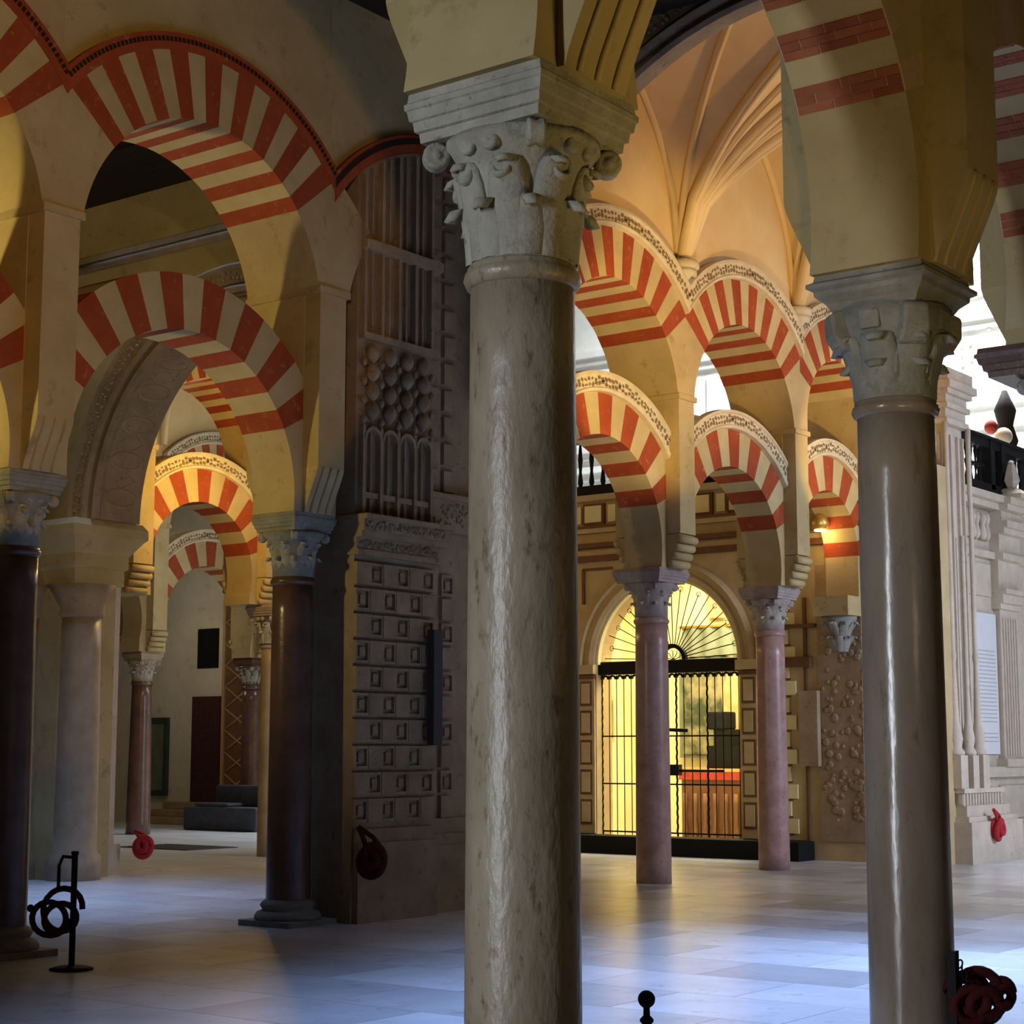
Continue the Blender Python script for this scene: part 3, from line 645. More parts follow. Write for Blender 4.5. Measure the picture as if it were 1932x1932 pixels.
ob('fillet', box(-20.6, -12.9, -.1, 0, 8.28, 8.36), M['stone'], t); ob('roll', tube([(-20.6, -.08, 8.2), (-12.9, -.08, 8.2)], .06, 8), M['stone'], t)
# clustered respond at the third row carrying that arch
t = thing('clustered_pier', 'clustered pier with half columns left of the far passage', 'pier', (-19.05, 15.7, 0)); S = M['pale_stone']
ob('core', box(-1.6, -.05, -.4, .55, 0, 4.75), M['plaster'], t)
for (x, y, r_, m_) in ((.02, -.1, .3, M['tan_marble']), (-.75, -.42, .3, M['tan_marble'])):
    ob('half_column', lathe([(r_ + .06, 0), (r_ + .06, .3), (r_, .36)] + [(r_ - .03 * k / 6, .36 + 3.1 * k / 6) for k in range(1, 7)], 28), m_, t, (x, y, 0))
    ob('half_capital', lathe([(r_ - .02, 3.46), (r_ + .02, 3.5), (r_ + .0, 3.56), (r_ + .06, 3.75), (r_ + .16, 3.9)], 24), M['stone'], t, (x, y, 0))
    for k in range(8): ob('leaf', CM['al2'], M['stone'], t, (x, y, 3.5), (0, 0, k * pi / 4), sc_=(1.2, 1, 1.1))
ob('block', square([(.42, 3.9), (.42, 4.1), (.46, 4.14), (.46, 4.3), (.60, 4.5), (.64, 4.54), (.64, 4.66), (.58, 4.75)]), M['plaster'], t, (-.1, -.05, 0))
ob('respond_pilaster', box(-.7, -.30, .5, .85, 0, 4.6), S, t); ob('respond_foot', box(-.74, -.24, .46, .92, 0, .42), S, t); ob('respond_shaft', lathe([(.05, .42), (.04, .5), (.04, 4.5)], 12), S, t, (-.27, .66, 0))

# ------------------------------------------------------------------ gothic vault over the nave
def vault():
    g = lambda t_: sqrt(max(0, 1 - ((abs(t_) + 1) / 2) ** 2)) / (sqrt(3) / 2)
    xa, xb = X2 + .42, X1 - .42; xm, hx = (xa + xb) / 2, (xb - xa) / 2; Z0, HZ = 8.0, 2.85
    edges = [YC0 - .2, YC1, YC2, 25.9]
    c = thing('ceiling', 'golden ribbed gothic vault over the nave', 'vault', (0, 0, 0), kind='structure')
    def surf(u, v): return Z0 + HZ * max(g(u), g(v))
    for k in range(3):
        ya, yb = edges[k], edges[k + 1]; ym, hy = (ya + yb) / 2, (yb - ya) / 2; n = 32; v = []; f = []
        for i in range(n + 1):
            for j in range(n + 1):
                u, q = -1 + 2 * i / n, -1 + 2 * j / n; v.append((xm + hx * u, ym + hy * q, surf(u, q)))
        for i in range(n):
            for j in range(n):
                a, b_, c_, d = i * (n + 1) + j, (i + 1) * (n + 1) + j, (i + 1) * (n + 1) + j + 1, i * (n + 1) + j + 1
                if (i < n / 2) == (j < n / 2): f += [(a, c_, b_), (a, d, c_)]
                else: f += [(a, d, b_), (b_, d, c_)]
        ob('vault_web', mesh('vault_web', v, f), M['gold_stone'], c)
        def rib(pts, r_): 
            ob('rib', tube(pts, r_, 8), M['gold_stone'], c); ob('rib_roll', tube([(x, y, z - r_ * .9) for x, y, z in pts], r_ * .45, 8), M['gold_stone'], c)
        N = 24
        for sg in (1, -1): rib([(xm + hx * (-1 + 2 * i / N), ym + sg * hy * (-1 + 2 * i / N), Z0 - .02 + HZ * g(-1 + 2 * i / N)) for i in range(N + 1)], .085)
        for yy in (ya,) if k else (): rib([(xm + hx * (-1 + 2 * i / N), yy, Z0 - .03 + HZ * g(-1 + 2 * i / N)) for i in range(N + 1)], .10)
        for sg in (1, -1): rib([(xm + sg * (hx - .02), ym + hy * (-1 + 2 * i / N), Z0 + HZ * g(-1 + 2 * i / N)) for i in range(N + 1)], .055)
        # secondary (tierceron) ribs from every corner towards the ridge
        for sx in (-1, 1):
            for sy in (-1, 1):
                pts = []
                for i in range(N + 1):
                    t_ = i / N; u = sx * (1 - t_ * 1.0); q = sy * (1 - t_ * .5); pts.append((xm + hx * u, ym + hy * q, surf(u, q) - .02))
                rib(pts, .055)
                pts = []
                for i in range(N + 1):
                    t_ = i / N; u = sx * (1 - t_ * .5); q = sy * (1 - t_); pts.append((xm + hx * u, ym + hy * q, surf(u, q) - .02))
                rib(pts, .055)
        rib([(xm + hx * (-1 + 2 * i / N), ym, Z0 + HZ - .03) for i in range(N + 1)], .05); rib([(xm, ya + (yb - ya) * i / N, Z0 + HZ - .03) for i in range(N + 1)], .05)
vault()
for i, (y, lb) in enumerate(((YC1, 'carved vault corbel between the two nearer stuccoed arches'), (YC2, 'carved vault corbel above the farther pink column'))):
    t = thing('vault_corbel', lb, 'corbel', (X2 + .46, y, 0), 0, 'vault corbels')
    ob('bell', lathe([(.03, 7.62), (.08, 7.68), (.10, 7.8), (.17, 7.93), (.2, 7.95), (.2, 8.02)], 16), M['stucco'], t)
    for k in range(6): ob('leaf', CM['al2'], M['stucco'], t, (0, 0, 7.66), (0, 0, k * pi / 3), sc_=(.6, .6, .85))
    ob('abacus', lathe([(.19, 8.02), (.24, 8.06), (.24, 8.12), (.2, 8.15)], 8), M['stucco'], t)
# flat dark timber ceilings
for i, (x0, x1, y0, y1, zc, lb) in enumerate(((-12.9, -3.3, -2, 15.4, 9.5, 'black timber ceiling over the near nave'), (-20.6, -12.95, -2, 15.5, 9.1, 'black timber ceiling behind the dark arches'), (-34, -12.95, 16.1, 30, 11.2, 'dark timber ceiling over the far left passage'))):
    c = ob('ceiling_' + ('near', 'side', 'far')[i], box(x0, x1, y0, y1, zc, zc + .15), M['wood'], kind='structure', label=lb, cat='ceiling')
    k = 0; y = y0 + .8
    while y < y1 and k < 14: ob('beam', box(x0 + .01, x1 - .01, -.12, .12, zc - .05, zc), M['wood'], c, (0, y, 0)); y += 1.7; k += 1

# ------------------------------------------------------------------ chapel front with grille
YW = 25.3
def chapel():
    xm, hw, zs, rad = -15.85, 1.42, 3.15, 1.42
    pts = [(xm + rad * cos(pi * i / 24), zs + rad * sin(pi * i / 24)) for i in range(25)]
    left = [(-21.0, 0), (xm - hw, 0)] + pts[::-1] + [(xm + hw, 0), (-11.0, 0), (-11.0, 6.05), (-21.0, 6.05)]
    W = ob('wall_chapel', extr_y(left, YW, YW + .5), M['beige'], kind='structure', label='ochre panelled chapel front around the arched grille', cat='wall')
    y = YW
    def bx(nm, x0, x1, z0, z1, d, m_): return ob(nm, box(x0, x1, y - d, y + .02, z0, z1), m_, W)
    ob('arch_moulding', ring([(rad, .3), (rad, -.06), (rad + .07, -.10), (rad + .13, -.05), (rad + .2, -.05), (rad + .24, -.12), (rad + .3, -.04), (rad + .3, .3)], 0, pi, 36, 'arch_moulding', None, zs, 'y'), M['beige'], W, (xm, YW, 0))
    ob('arch_bead', ring([(rad - .05, .1), (rad - .05, .0), (rad + .0, .0), (rad + .0, .1)], 0, pi, 36, 'arch_bead', None, zs, 'y'), M['yellow_wall'], W, (xm, YW, 0))
    for sg in (-1, 1):
        x0, x1 = sorted((xm + sg * (hw + .0), xm + sg * (hw + .34)))
        bx('impost', x0 - .03, x1 + .03, zs - .16, zs, .12, M['beige']); bx('impost_fillet', x0, x1, zs - .24, zs - .18, .07, M['brownline'])
        bx('jamb', x0, x1, .3, zs - .24, .04, M['beige'])
        for k in range(5): 
            z = .45 + k * .5; f_ = bx('jamb_panel', x0 + .05, x1 - .05, z, z + .42, .055, M['brownline']); ob('jamb_panel_field', box(x0 + .085, x1 - .085, y - .07, y, z + .04, z + .38), M['beige'], W)
    # quoined strip right of the second column
    xq = -13.62
    bx('strip', xq - .35, xq + .38, .3, 4.1, .03, M['beige'])
    bx('strip_edge', xq + .36, xq + .41, .3, 4.1, .05, M['brownline'])
    for k in range(14):
        z = .4 + k * .27
        bx('quoin', xq - .3, xq + (.10 if k % 2 else .22), z, z + .225, .06, M['yellow_wall'])
    for k in range(14): bx('quoin_line', xq - .32, xq + .12, .375 + k * .27, .4 + k * .27, .045, M['brownline'])
    bx('strip_cornice', xq - .36, xq + .5, 3.0, 3.16, .13, M['brownline']); bx('strip_cornice', xq - .36, xq + .6, 3.62, 3.68, .12, M['brownline'])
    # entablature and panelled frieze
    for (z0, z1, d, m_) in ((4.93, 5.03, .10, M['brownline']), (5.03, 5.12, .05, M['beige']), (5.16, 5.24, .16, M['brownline']), (5.42, 5.5, .12, M['beige']), (5.5, 5.55, .16, M['brownline'])): bx('cornice', -18.6, -11.0, z0, z1, d, m_)
    for k in range(9):
        x = -18.4 + k * .72
        bx('frieze_panel', x, x + .16, 5.6, 5.9, .05, M['yellow_wall']); bx('frieze_frame', x + .2, x + .64, 5.57, 5.94, .05, M['brownline']); bx('frieze_panel', x + .25, x + .59, 5.61, 5.9, .07, M['yellow_wall'])
    bx('top_cornice', -18.6, -11.0, 5.97, 6.07, .22, M['beige'])
    bx('spandrel_frame', -17.5, -16.9, 4.78, 4.82, .04, M['brownline']); bx('spandrel_frame', -17.52, -17.47, 4.2, 4.8, .04, M['brownline'])
    # carved grotesque panel on the right
    bx('side_panel', -13.02, -11.8, .3, 4.6, .03, M['stone'])
    b = MB(); rnd = random.Random(9)
    for i in range(160):
        px, pz, s_ = rnd.uniform(-12.95, -11.9), rnd.uniform(.6, 3.6), rnd.uniform(.03, .08)
        m_ = lathe([(.001, 0), (s_, .005), (s_ * .6, .012), (.001, .014)], 7); b.add([(px + p.co.x, y - .03 - p.co.z, pz + p.co.y) for p in m_.vertices], [tuple(p.vertices) for p in m_.polygons])
    ob('grotesque_relief', b.m('grotesque_relief', True), M['stone'], W, kind='stuff')
    ob('notice_panel', box(-13.3, -12.98, y - .16, y - .05, 1.45, 2.62), M['stone'], label='narrow grey panel on the wall right of the grille', cat='panel')
    ob('step', box(-17.9, -13.15, y - .55, y - .02, 0, .29), M['dark'], label='black step under the iron grille', cat='step')
    # iron grille
    t = thing('iron_grille', 'black iron grille with twisted bars and a fan light', 'grille', (xm, y + .2, 0)); I = M['iron']
    ob('beam', bev(ob('beam_', box(-hw - .03, hw + .03, -.12, .1, 2.98, 3.2), I, t), .02).data, I, t) if False else bev(ob('beam', box(-hw - .03, hw + .03, -.12, .1, 2.98, 3.2), I, t), .02)
    bar = lathe([(.009, 0), (.009, 2.7)], 6, 'bar'); scal = ring([(.05, -.03), (.05, .03), (.075, .03), (.075, -.03)], 0, pi, 8, 'scallop', None, 0, 'y')
    tw = []
    for k in range(60): tw.append((.006 * cos(k * 1.9), .006 * sin(k * 1.9), 2.7 * k / 59))
    twm = tube(tw, .018, 6, 'twisted_bar')
    nb = 19
    for k in range(nb + 1):
        x = -hw + 2 * hw * k / nb
        if k in (0, 5, 10, 14, 19): ob('twisted_bar', twm, I, t, (x, 0, .28))
        else: ob('bar', bar, I, t, (x, 0, .28))
    for k in range(nb): ob('scallop', scal, I, t, (-hw + 2 * hw * (k + .5) / nb, 0, 2.9))
    for z in (.32, 1.12, 1.92): ob('rail', box(-hw, hw, -.012, .012, z, z + .025), I, t)
    ob('bolt', tube([(-.35, -.06, 2.05), (.32, -.06, 2.02)], .03, 8), I, t)
    ob('lock', box(-.06, .16, -.1, .02, 1.28, 1.46), I, t); ob('latch_bar', tube([(.1, -.05, 1.36), (1.0, -.05, 1.36)], .022, 8), I, t)
    ob('fan_hub', ring([(.2, -.04), (.2, .04), (.27, .04), (.27, -.04)], 0, pi, 20, 'fan_hub', None, 0, 'y'), I, t, (.02, 0, 3.2))
    for k in range(5): ob('hub_scroll', tube([(.0, 0, 0), (.14 * cos(pi * (k + .5) / 5), 0, .14 * sin(pi * (k + .5) / 5)), (.17 * cos(pi * (k + .8) / 5), 0, .17 * sin(pi * (k + .8) / 5))], .008, 5), I, t, (.02, 0, 3.2))
    for k in range(21):
        a = pi * (k + .5) / 21; r1 = 1.36 - (.12 if k % 2 else 0)
        ob('fan_bar', tube([(.02 + .26 * cos(a), 0, 3.2 + .26 * sin(a)), (.0 + r1 * cos(a), 0, 3.16 + r1 * sin(a))], .0085, 5), I, t)
        if k % 2: ob('fan_scroll', tube([(.04 * cos(q), 0, .04 * sin(q)) for q in [i * .6 for i in range(11)]], .006, 5, closed=False), I, t, (r1 * cos(a), 0, 3.16 + r1 * sin(a)))
    # room behind
    c = thing('wall_chapel_room', 'bright yellow chapel room behind the grille', 'room', (0, 0, 0), kind='structure')
    ob('back', box(-19.9, -12.9, 30.0, 30.1, 0, 5.6), M['yellow_wall'], c); ob('side', box(-19.9, -19.8, YW + .5, 30, 0, 5.6), M['yellow_wall'], c); ob('side', box(-13.0, -12.9, YW + .5, 30, 0, 5.6), M['yellow_wall'], c)
    ob('vaulting', box(-19.9, -12.9, YW + .5, 30.1, 5.55, 5.65), M['yellow_wall'], c)
    for k in range(4): ob('vaulting_rib', tube([(-19.8 + 6.8 * q / 12, 26.4 + k, 4.4 + 1.1 * sin(pi * q / 12)) for q in range(13)], .07, 6), M['beige'], c)
    t = thing('altar_painting', 'large dark altar painting of a robed figure behind the grille', 'painting', (-17.65, 29.92, 0))
    ob('frame', box(-.75, 1.75, -.06, .05, 1.55, 3.6), M['canvas_green'], t); ob('canvas', box(-.65, 1.65, -.09, -.05, 1.62, 3.52), M['picture'], t)
    ob('painted_figure', extr_y([(.15, 1.7), (.75, 1.7), (.68, 2.4), (.72, 2.9), (.55, 3.15), (.35, 3.15), (.22, 2.8), (.25, 2.3)], -.098, -.09), M['figure'], t)
    ob('painted_head', lathe([(.001, 0), (.11, 0), (.11, .008), (.001, .008)], 14), M['skin'], t, (.47, -.09, 3.25), (pi / 2, 0, 0))
    t = thing('altar_curtain', 'grey green curtain hung above the altar painting', 'curtain', (-16.95, 29.82, 0))
    v = []; f = []
    for i in range(41):
        x = -1.35 + 2.8 * i / 40; v += [(x, .04 * sin(i * 1.3), 3.5), (x, .04 * sin(i * 1.3), 4.06)]
    for i in range(40): f.append((2 * i, 2 * i + 2, 2 * i + 3, 2 * i + 1))
    ob('cloth', mesh('cloth', v, f, True), M['canvas_green'], t); ob('rod', tube([(-1.4, 0, 4.08), (1.5, 0, 4.08)], .03, 8), M['brass'], t)
    ob('banner', box(-17.75, -17.33, 29.86, 29.9, 4.24, 4.78), M['coral'], label='coral red banner seen in the fan light', cat='banner')
    t = thing('altar', 'altar with a red cloth behind the grille', 'altar', (-16.45, 29.15, 0)); ob('block', box(-1.3, 1.3, -.3, .4, 0, 1.15), M['brownline'], t); ob('altar_cloth', box(-1.34, 1.34, -.34, .42, 1.15, 1.32), M['redcloth'], t); ob('cloth_edge', box(-1.34, 1.34, -.345, -.33, 1.30, 1.36), M['gilt'], t)
    for k in range(12): ob('baluster', lathe([(.04, 0), (.06, .1), (.03, .35), (.05, .6), (.04, .8)], 8), M['brownline'], t, (-1.2 + k * .22, -.36, .1))
    t = thing('tabernacle', 'black box shaped tabernacle on the altar', 'tabernacle', (-16.98, 29.1, 1.33)); ob('body', box(-.26, .42, -.15, .3, 0, .45), M['dark'], t); ob('stem', box(-.15, .25, -.1, .25, .45, .75), M['dark'], t); bev(ob('head', box(-.28, .14, -.12, .25, .75, 1.08), M['dark'], t), .03)
    t = thing('candlestick', 'small white candlestick at the right of the altar', 'candlestick', (-16.2, 28.95, 1.36)); ob('stem', lathe([(.06, 0), (.03, .05), (.05, .12), (.02, .2), (.045, .3), (.03, .34)], 10), M['plaque'], t); ob('candle', lathe([(.02, .34), (.02, .6)], 8), M['plaque'], t)
    t = thing('framed_picture', 'small framed picture on the bright left chapel wall', 'picture', (-19.74, 29.2, 2.3)); ob('frame', box(-.06, .05, -.3, .3, -.45, .45), M['gilt'], t); ob('canvas', box(.05, .06, -.24, .24, -.38, .38), M['picture'], t)
    t = thing('wall_lamp', 'small brass spotlight glowing under the arch by the right column', 'lamp', (-12.72, y - .42, 5.1))
    ob('body', lathe([(.05, .0), (.12, .02), (.15, .1), (.12, .2), (.06, .26)], 16), M['brass'], t); ob('lens', lathe([(.001, -.012), (.09, -.012), (.1, .0), (.001, .004)], 16), M['bulb'], t); ob('bracket', tube([(0, 0, .24), (0, .2, .3), (0, .42, .3)], .02, 8), M['iron'], t)
    point('lamp_sconce', (-12.68, y - .42, 4.98), 7, WARM, .06)
    # balcony rail above the chapel front
    t = thing('balcony_railing', 'dark balcony railing on top of the chapel front', 'railing', (-15, y + .2, 6.07))
    ob('bottom_rail', box(-4, 3.2, -.1, .1, 0, .22), M['iron'], t); ob('top_rail', box(-4, 3.2, -.08, .08, 1.0, 1.1), M['iron'], t)
    bm = lathe([(.025, .2), (.05, .3), (.025, .5), (.045, .7), (.02, 1.0)], 8, 'baluster')
    for k in range(30): ob('baluster', bm, M['iron'], t, (-3.9 + k * .24, 0, 0))
chapel()

# ------------------------------------------------------------------ plateresque pier and choir wall
def choir():
    S = M['pale_stone']
    t = thing('renaissance_pier', 'pale carved pier with thin colonnettes behind the right column', 'pier', (-11.0, 25.75, 0))
    ob('core', box(-1.0, -.06, .12, .82, 0, 7.0), S, t)
    ob('pedestal', box(-1.1, .28, -.1, 1.95, 0, .62), S, t); ob('pedestal_cap', box(-1.1, .22, -.05, 1.9, .62, .7), S, t); ob('pedestal_roll', box(-1.1, .17, .0, 1.7, .7, .86), S, t)
    ob('back_core', box(-1.0, -.12, .82, 1.6, .86, 1.6), S, t)
    fl = MB()
    for k in range(13): fl.box(.12, .155, .05 + k * .11, .11 + k * .11, .88, 1.04)
    for k in range(9): fl.box(-.9 + k * .12, -.84 + k * .12, -.03, .02, .88, 1.04)
    ob('leaf_band', fl.m('leaf_band'), S, t, kind='stuff'); ob('band_body', box(-1.1, .13, -.01, 1.5, .86, 1.05), S, t); ob('band_cap', box(-1.1, .16, -.04, 1.55, 1.05, 1.12), S, t)
    for (x, y, r_, zb, hh) in ((.0, .06, .11, 1.12, 1), (.06, .42, .09, 1.12, .6), (.04, .84, .10, 1.12, 1), (-.5, .04, .11, 1.12, 1)):
        ob('pedestal_block', box(x - r_ * 1.2, x + r_ * 1.2, y - r_ * 1.2, y + r_ * 1.2, zb, zb + .5), S, t)
        ob('colonnette', lathe([(r_ * 1.2, zb + .5), (r_ * 1.25, zb + .55), (r_ * .8, zb + .62), (r_ * 1.05, zb + .75), (r_ * .6, zb + 1.0), (r_ * .35, zb + 1.0 + .9 * hh), (r_ * .5, zb + 1.05 + .95 * hh), (r_ * .4, zb + 1.1 + 1.0 * hh), (r_ * .38, zb + 1.2 + 4.2 * hh), (r_ * .45, zb + 1.25 + 4.4 * hh)], 12), S, t, (x, y, 0))
    ob('side_capital', lathe([(.05, 6.45), (.09, 6.6), (.16, 6.8), (.17, 6.86)], 8), M['gilt'], t, (-.5, .04, 0))
    for x in (-.36, -.14): ob('rib', box(x, x + .045, .05, .14, 1.7, 6.6), S, t)
    for y in (.28, .55, .74): ob('rib', box(-.07, -.01, y, y + .05, 1.7, 6.6), S, t)
    for (d, z0, z1) in ((.06, 6.75, 6.84), (.02, 6.84, 7.0), (.08, 7.0, 7.08), (.04, 7.08, 7.22), (.11, 7.22, 7.3), (.17, 7.3, 7.42), (.12, 7.42, 7.62)): ob('capital_tier', box(-.9, -.02 + d, .1 - d, .84 + d, z0, z1), S, t)
    # choir wall
    X = -11.75
    W = ob('wall_choir', box(X - .6, X, 27.6, 36, 0, 6.1), S, kind='structure', label='pale stone choir wall with plaque at the right edge', cat='wall')
    def bx(nm, y0, y1, z0, z1, d, m_=S): return ob(nm, box(X - .02, X + d, y0, y1, z0, z1), m_, W)
    bx('plinth', 27.75, 36, 0, .45, .14); bx('dado_rail', 27.75, 36, 1.25, 1.42, .14); bx('dado_panel', 28.3, 28.95, .55, 1.1, .05); bx('dado_panel', 29.3, 30.5, .55, 1.1, .05)
    for y0, lb in ((29.35, 'pale stone urn finial before the black balustrade'), (33.0, 'second urn finial beyond the right edge')):
        bx('pilaster', y0, y0 + .8, 1.42, 4.1, .12)
        for k in range(6): bx('flute', y0 + .09 + k * .115, y0 + .14 + k * .115, 1.6, 3.95, .145)
        for (z0, z1, d) in ((1.42, 1.55, .2), (4.1, 4.2, .17), (4.2, 4.36, .22), (4.36, 4.44, .28), (4.44, 4.95, .15), (4.95, 5.06, .25), (5.06, 5.4, .18), (5.4, 5.5, .28), (5.5, 5.62, .34), (5.62, 5.8, .24), (5.8, 5.9, .36), (5.9, 6.02, .42)): bx('order', y0 - .08, y0 + .88, z0, z1, d)
        t2 = thing('stone_finial', lb, 'finial', (X + .26, y0 + .4, 6.02)); ob('foot', square([(.26, 0), (.26, .08), (.16, .16), (.1, .2)]), S, t2); ob('urn', lathe([(.08, .2), (.1, .23), (.15, .33), (.13, .42), (.07, .62), (.05, .64), (.06, .67), (.025, .7)], 6, 'urn', False), S, t2)
    for z, d in ((4.95, .1), (5.8, .2), (5.92, .3)): bx('cornice', 27.6, 36, z, z + .12, d)
    bx('panel_frame', 28.2, 29.2, 4.3, 4.85, .04)
    for k in range(3):
        bx('console_panel', 27.9 + k * .44, 28.22 + k * .44, 5.25, 5.72, .05, M['tan_marble'])
        for dy in (.07, .24): ob('console', lathe([(.05, 0), (.08, .08), (.05, .24), (.08, .36), (.06, .45)], 8), S, W, (X + .06, 27.9 + dy + k * .44, 5.26))
    t = thing('inscribed_plaque', 'white marble plaque with rows of carved text on the choir wall', 'plaque', (X + .03, 28.85, 0)); ob('slab', box(-.02, .03, -.42, .45, 1.63, 4.0), M['plaque'], t)
    b = MB(); rnd = random.Random(4)
    for k in range(24):
        z = 3.35 - k * .066; y = -.36
        if k in (19, 20): continue
        while y < .36:
            L_ = rnd.uniform(.02, .07); b.box(.028, .033, y, min(.38, y + L_), z, z + .022); y += L_ + .018
    ob('carved_text', b.m('carved_text'), M['text'], t, kind='stuff')
    # black balustrade
    t = thing('black_balustrade', 'black wooden balustrade above the choir wall', 'balustrade', (X + .0, 27.7, 6.12)); I = M['iron']
    ob('bottom_rail', box(-.14, .14, 0, 8, .02, .12), I, t); ob('sill', box(-.18, .18, 0, 8, -.02, .02), I, t); ob('top_rail', box(-.1, .12, 0, 8, .76, .9), I, t); ob('cap_rail', box(-.15, .16, 0, 8, .9, .95), I, t); ob('middle_rail', box(-.04, .04, 0, 8, .42, .47), I, t)
    bl = lathe([(.02, .12), (.035, .18), (.016, .3), (.03, .44), (.016, .52), (.035, .68), (.02, .78)], 8, 'baluster')
    for k in range(38): ob('baluster', bl, I, t, (0, .1 + k * .2, 0))
    for y in (1.45, 1.95, 5.0): ob('post', box(-.12, .14, y, y + .18, .0, .95), I, t)
    for y in (2.3, 3.1, 3.9): ob('carved_panel', box(-.02, .03, y, y + .6, .16, .76), I, t)
    ob('gallery_floor', box(-15, X - .05, 27.6, 36, 5.95, 6.1), M['white_stone'], W)
    t = thing('globe_lamp', 'two round globe lamps above the black balustrade', 'lamp', (-12.6, 31.9, 6.1)); ob('stem', tube([(0, 0, 0), (0, .0, 1.2), (0, .15, 1.5)], .03, 8), I, t)
    ob('globe', sphere(.17), M['globe'], t, (.06, .24, 1.5)); ob('globe', sphere(.13), M['redcloth'], t, (.0, -.2, 1.62))
    t = thing('carved_post', 'dark carved timber post behind the globe lamps', 'post', (-12.9, 33.2, 6.1)); ob('shaft', lathe([(.2, 0), (.24, .3), (.14, .5), (.2, .9), (.12, 1.2), (.24, 1.6), (.15, 1.9), (.22, 2.2), (.05, 2.6)], 10), M['wood'], t)
    t = thing('choir_stalls', 'row of golden stalls behind the black balustrade', 'stalls', (-13.6, 28.6, 6.1)); ob('back', box(-.2, .2, 0, 2.2, 0, .6), M['gilt'], t)
    for k in range(8): ob('stall_post', lathe([(.04, 0), (.06, .3), (.03, .6)], 8), M['wood'], t, (.24, .1 + k * .28, 0))
choir()
# white cathedral interior beyond
def white():
    S = M['white_stone']; Y = 42
    W = ob('wall_white_nave', box(-40, -13, Y, Y + .6, 0, 30), S, kind='structure', label='brilliant white daylit wall of the inner cathedral', cat='wall')
    for z in (7.6, 9.6, 10.2, 12.4, 13.0, 15.2, 15.8, 18.2):
        ob('cornice', box(-40, -13, Y - .3, Y, z, z + .18), S, W); ob('cornice_fillet', box(-40, -13, Y - .16, Y, z - .2, z), S, W)
    for k in range(26):
        x = -30 + k * 1.3; ob('coffer', box(x, x + .9, Y - .12, Y, 10.7, 12.0), S, W)
    for xc in (-14.2, -24):
        for (r_, d) in ((2.6, .25), (3.2, .2), (3.8, .3)): ob('arch_band', ring([(r_, .02), (r_, -d), (r_ + .2, -d), (r_ + .2, .02)], 0, pi, 32, 'arch_band', None, 5.4, 'y'), S, W, (xc, Y, 0))
    b = MB(); rnd = random.Random(8)
    for i in range(700):
        px, pz, s_ = rnd.uniform(-22, -6), rnd.choice((rnd.uniform(10.3, 12.3), rnd.uniform(13.2, 15.1), rnd.uniform(8, 9.4))), rnd.uniform(.05, .12)
        b.box(px, px + s_ * 1.6, Y - .09, Y, pz, pz + s_)
    ob('relief_ornament', b.m('relief_ornament'), S, W, kind='stuff')
white()

# ------------------------------------------------------------------ distant room at left
def far():
    Y = 29.3
    W = ob('wall_far', box(-38, -25, Y, Y + .3, 0, 10.9), M['white_wall'], kind='structure', label='distant limewashed white wall at far left', cat='wall')
    ob('window_1', box(-31.42, -30.72, Y - .03, Y + .05, 3.62, 4.55), M['dark'], kind='structure', label='small black window opening in the far white wall', cat='window')
    t = thing('door_1', 'dark red studded door in the far white wall', 'door', (-31.05, Y - .03, .5), kind='structure'); ob('leaf', box(-.47, .47, -.04, .03, 0, 2.45), M['door'], t)
    b = MB()
    for i in range(6):
        for k in range(16): b.box(-.4 + i * .155, -.36 + i * .155, -.055, -.03, .12 + k * .145, .16 + k * .145)
    ob('studs', b.m('studs'), M['door'], t, kind='stuff')
    t = thing('stone_steps', 'worn stone steps below the dark red door', 'steps', (-31.4, Y, 0))
    for k in range(3): bev(ob('step', box(-.95 + k * .12, .7, -.95 + k * .28, 0, k * .165, (k + 1) * .165), M['tan_marble'], t), .015)
    t = thing('green_notice_board', 'green framed board on the far white wall', 'board', (-32.75, Y - .06, .62)); 
    for bx_ in ((-.75, .42, -.05, .04, 1.72, 1.85), (-.75, .42, -.05, .04, 0, .13), (.3, .42, -.05, .04, .13, 1.72), (-.75, -.63, -.05, .04, .13, 1.72)): ob('frame', box(*bx_), M['green'], t)
    ob('board', box(-.63, .3, -.02, .04, .13, 1.72), M['canvas_green'], t)
    t = thing('lattice_panel', 'tall ochre lattice panel beside the dark red door', 'panel', (-29.99, Y - .06, .6)); ob('back', box(-.42, .42, 0, .05, 0, 4.6), M['brownline'], t); ob('stile', box(-.5, -.42, -.05, .05, 0, 4.6), M['lattice'], t); ob('stile', box(.42, .5, -.05, .05, 0, 4.6), M['lattice'], t)
    for k in range(9):
        for sg in (1, -1): ob('slat', tube([(-.42 * sg, -.01, .06 + k * .5), (.42 * sg, -.01, .06 + k * .5 + .5)], .022, 6), M['lattice'], t)
    t = thing('covered_bench', 'dark covered bench near the far white wall', 'bench', (-27.9, 27.2, 0)); bev(ob('seat', box(-1.1, 1.1, -.5, .4, .0, .5), M['fabric'], t), .05); bev(ob('back', box(-.75, .9, .1, .5, .5, .95), M['fabric'], t), .05); bev(ob('cushion', box(-.8, .2, -.45, .1, .5, .58), M['fabric'], t), .03)
    t = thing('floor_grate', 'dark floor grate on the far passage floor', 'grate', (-23.8, 21.8, 0)); ob('frame', box(-.9, .9, -.6, .6, .0, .012), M['mat'], t)
    for k in range(7): ob('slat', box(-.85, .85, -.55 + k * .17, -.45 + k * .17, .012, .018), M['mat'], t)
far()

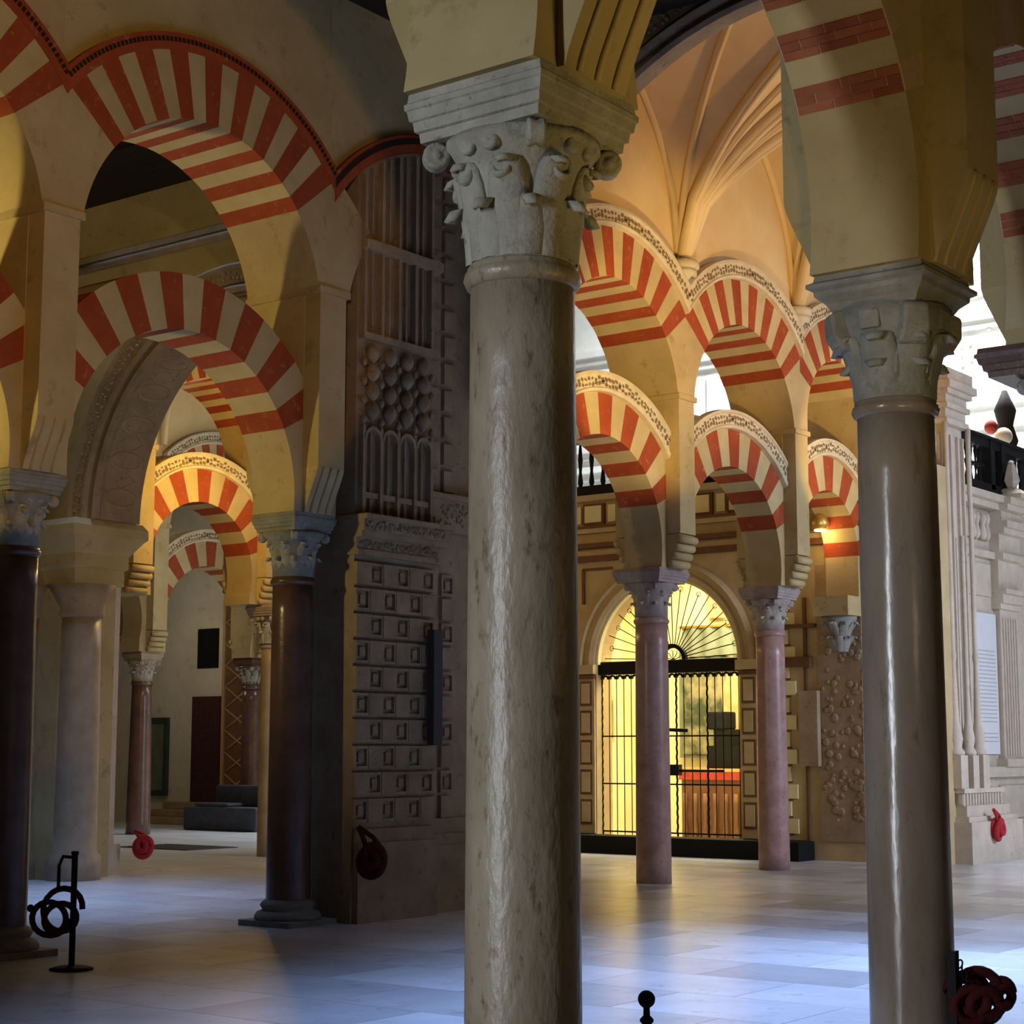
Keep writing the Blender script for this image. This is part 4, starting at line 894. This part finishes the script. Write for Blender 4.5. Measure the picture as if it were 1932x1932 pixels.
# ------------------------------------------------------------------ rope stands and coils
def coil(pts_r, loc, parent, seed, n=4, rad=.022, sx=1, sz=1, rz=0, name='rope_coil', mt=None):
    rnd = random.Random(seed); pts = []
    for k in range(n * 20):
        a = k / 20 * 2 * pi; r_ = pts_r * (.86 + .24 * sin(a * .37 + seed)); pts.append((sx * r_ * cos(a) + .3 * pts_r * sin(a * .21 + seed), .05 * sin(a * .31 + seed) + .012 * (k / 20), sz * r_ * sin(a) + .25 * pts_r * cos(a * .27)))
    return ob(name, tube(pts, rad, 8), mt or M['rope'], parent, loc, (0, 0, rz))
# left stand
t = thing('rope_stand', 'black rope stand on a round foot beside the left edge column', 'stanchion', (-11.3, 9.28, 0), 0, 'rope stands')
ob('foot', lathe([(.17, 0), (.17, .012), (.12, .025), (.03, .035)], 24), M['iron'], t); ob('pole', lathe([(.024, .03), (.024, .88), (.03, .89), (.03, .91)], 14), M['iron'], t); ob('hook', tube([(0, 0, .86), (-.07, -.06, .87), (-.09, -.08, .8), (-.09, -.08, .62)], .014, 6), M['iron'], t)
t = thing('rope', 'red rope in shaded tone coiled on the left rope stand', 'rope', (-11.41, 9.2, .42), 0, 'red barrier ropes'); coil(.15, (0, 0, 0), t, 1, 3, .024, rz=YAW); ob('rope_end', sphere(.03), M['iron'], t, (-.16, -.12, .05))
# centre finial of a stand close to the camera
def at(px, py, dist):
    u = (px - 966) / FPX; v_ = (966 - py) / FPX
    fx, fy, fz = -sin(YAW) * cos(PITCH), cos(YAW) * cos(PITCH), sin(PITCH); ux, uy, uz = sin(YAW) * sin(PITCH), -cos(YAW) * sin(PITCH), cos(PITCH)
    return (dist * (fx + cos(YAW) * u + ux * v_), dist * (fy + sin(YAW) * u + uy * v_), EYE + dist * (fz + uz * v_))
t = thing('rope_stand', 'black ball topped rope stand at the bottom centre edge', 'stanchion', (-3.738, 5.804, 0), 0, 'rope stands')
ob('foot', lathe([(.17, 0), (.17, .012), (.12, .025), (.03, .035)], 24), M['iron'], t)
ob('pole', lathe([(.016, .03), (.016, .6), (.028, .625), (.03, .638), (.018, .658), (.014, .673), (.026, .686), (.026, .695), (.013, .708), (.012, .733), (.016, .743)], 20), M['iron'], t)
ob('ball', sphere(.033, 24), M['iron'], t, (0, 0, .768))
t = thing('rope_stand', 'square black rope stand beside the right foreground column', 'stanchion', (-3.471, 8.027, 0), 0, 'rope stands')
ob('foot', lathe([(.17, 0), (.17, .012), (.12, .025), (.03, .035)], 24), M['iron'], t); ob('post', box(-.022, .022, -.022, .022, .03, .77), M['iron'], t)
lk = tube([(.012 * cos(q * pi / 6), 0, .02 * sin(q * pi / 6)) for q in range(12)], .0045, 5, closed=True)
for k in range(8): ob('chain_link', lk, M['iron'], t, (.028 + .008 * k, .014 + .006 * k, .71 - .026 * k), (0, .3, (k % 2) * pi / 2 + .4))
t = thing('rope', 'red rope bundle in shaded tone hanging from the right foreground stand', 'rope', (-3.41, 8.10, .50), 0, 'red barrier ropes')
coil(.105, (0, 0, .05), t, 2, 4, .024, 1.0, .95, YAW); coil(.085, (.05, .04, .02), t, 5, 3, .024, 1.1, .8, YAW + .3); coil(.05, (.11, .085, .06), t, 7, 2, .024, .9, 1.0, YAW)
# ropes hung on piers
def small_rope(label, loc, rz, L_, s, mt=None):
    mt = mt or M['rope']
    t = thing('rope', label, 'rope', loc, rz, 'red barrier ropes')
    ob('strand', tube([(0, 0, 0), (.03 * s, -.02, -L_ * .4), (.06 * s, -.02, -L_)], .017 * s, 7), mt, t); ob('strand', tube([(0, 0, 0), (.1 * s, -.02, -L_ * .45), (.16 * s, -.02, -L_)], .017 * s, 7), mt, t)
    coil(.07 * s, (.1 * s, -.03, -L_ - .06 * s), t, 3, 4, .03 * s, 1, 1.25, mt=mt)
ROPE_AT = (-10.66, 26.36, .80)
small_rope('red rope in lit tone hanging on the pale carved pier at right', ROPE_AT, YAW + .9, .2, 1.5, M['rope_lit'])
small_rope('red rope knotted on the clustered pier by the far passage', (-19.1, 16.7, .60), YAW, .12, 1.4, M['rope_lit'])
small_rope('red rope in shaded tone hanging beside the dark red column at the carved pier', (-11.88, 13.25, .95), YAW, .22, 1.5)
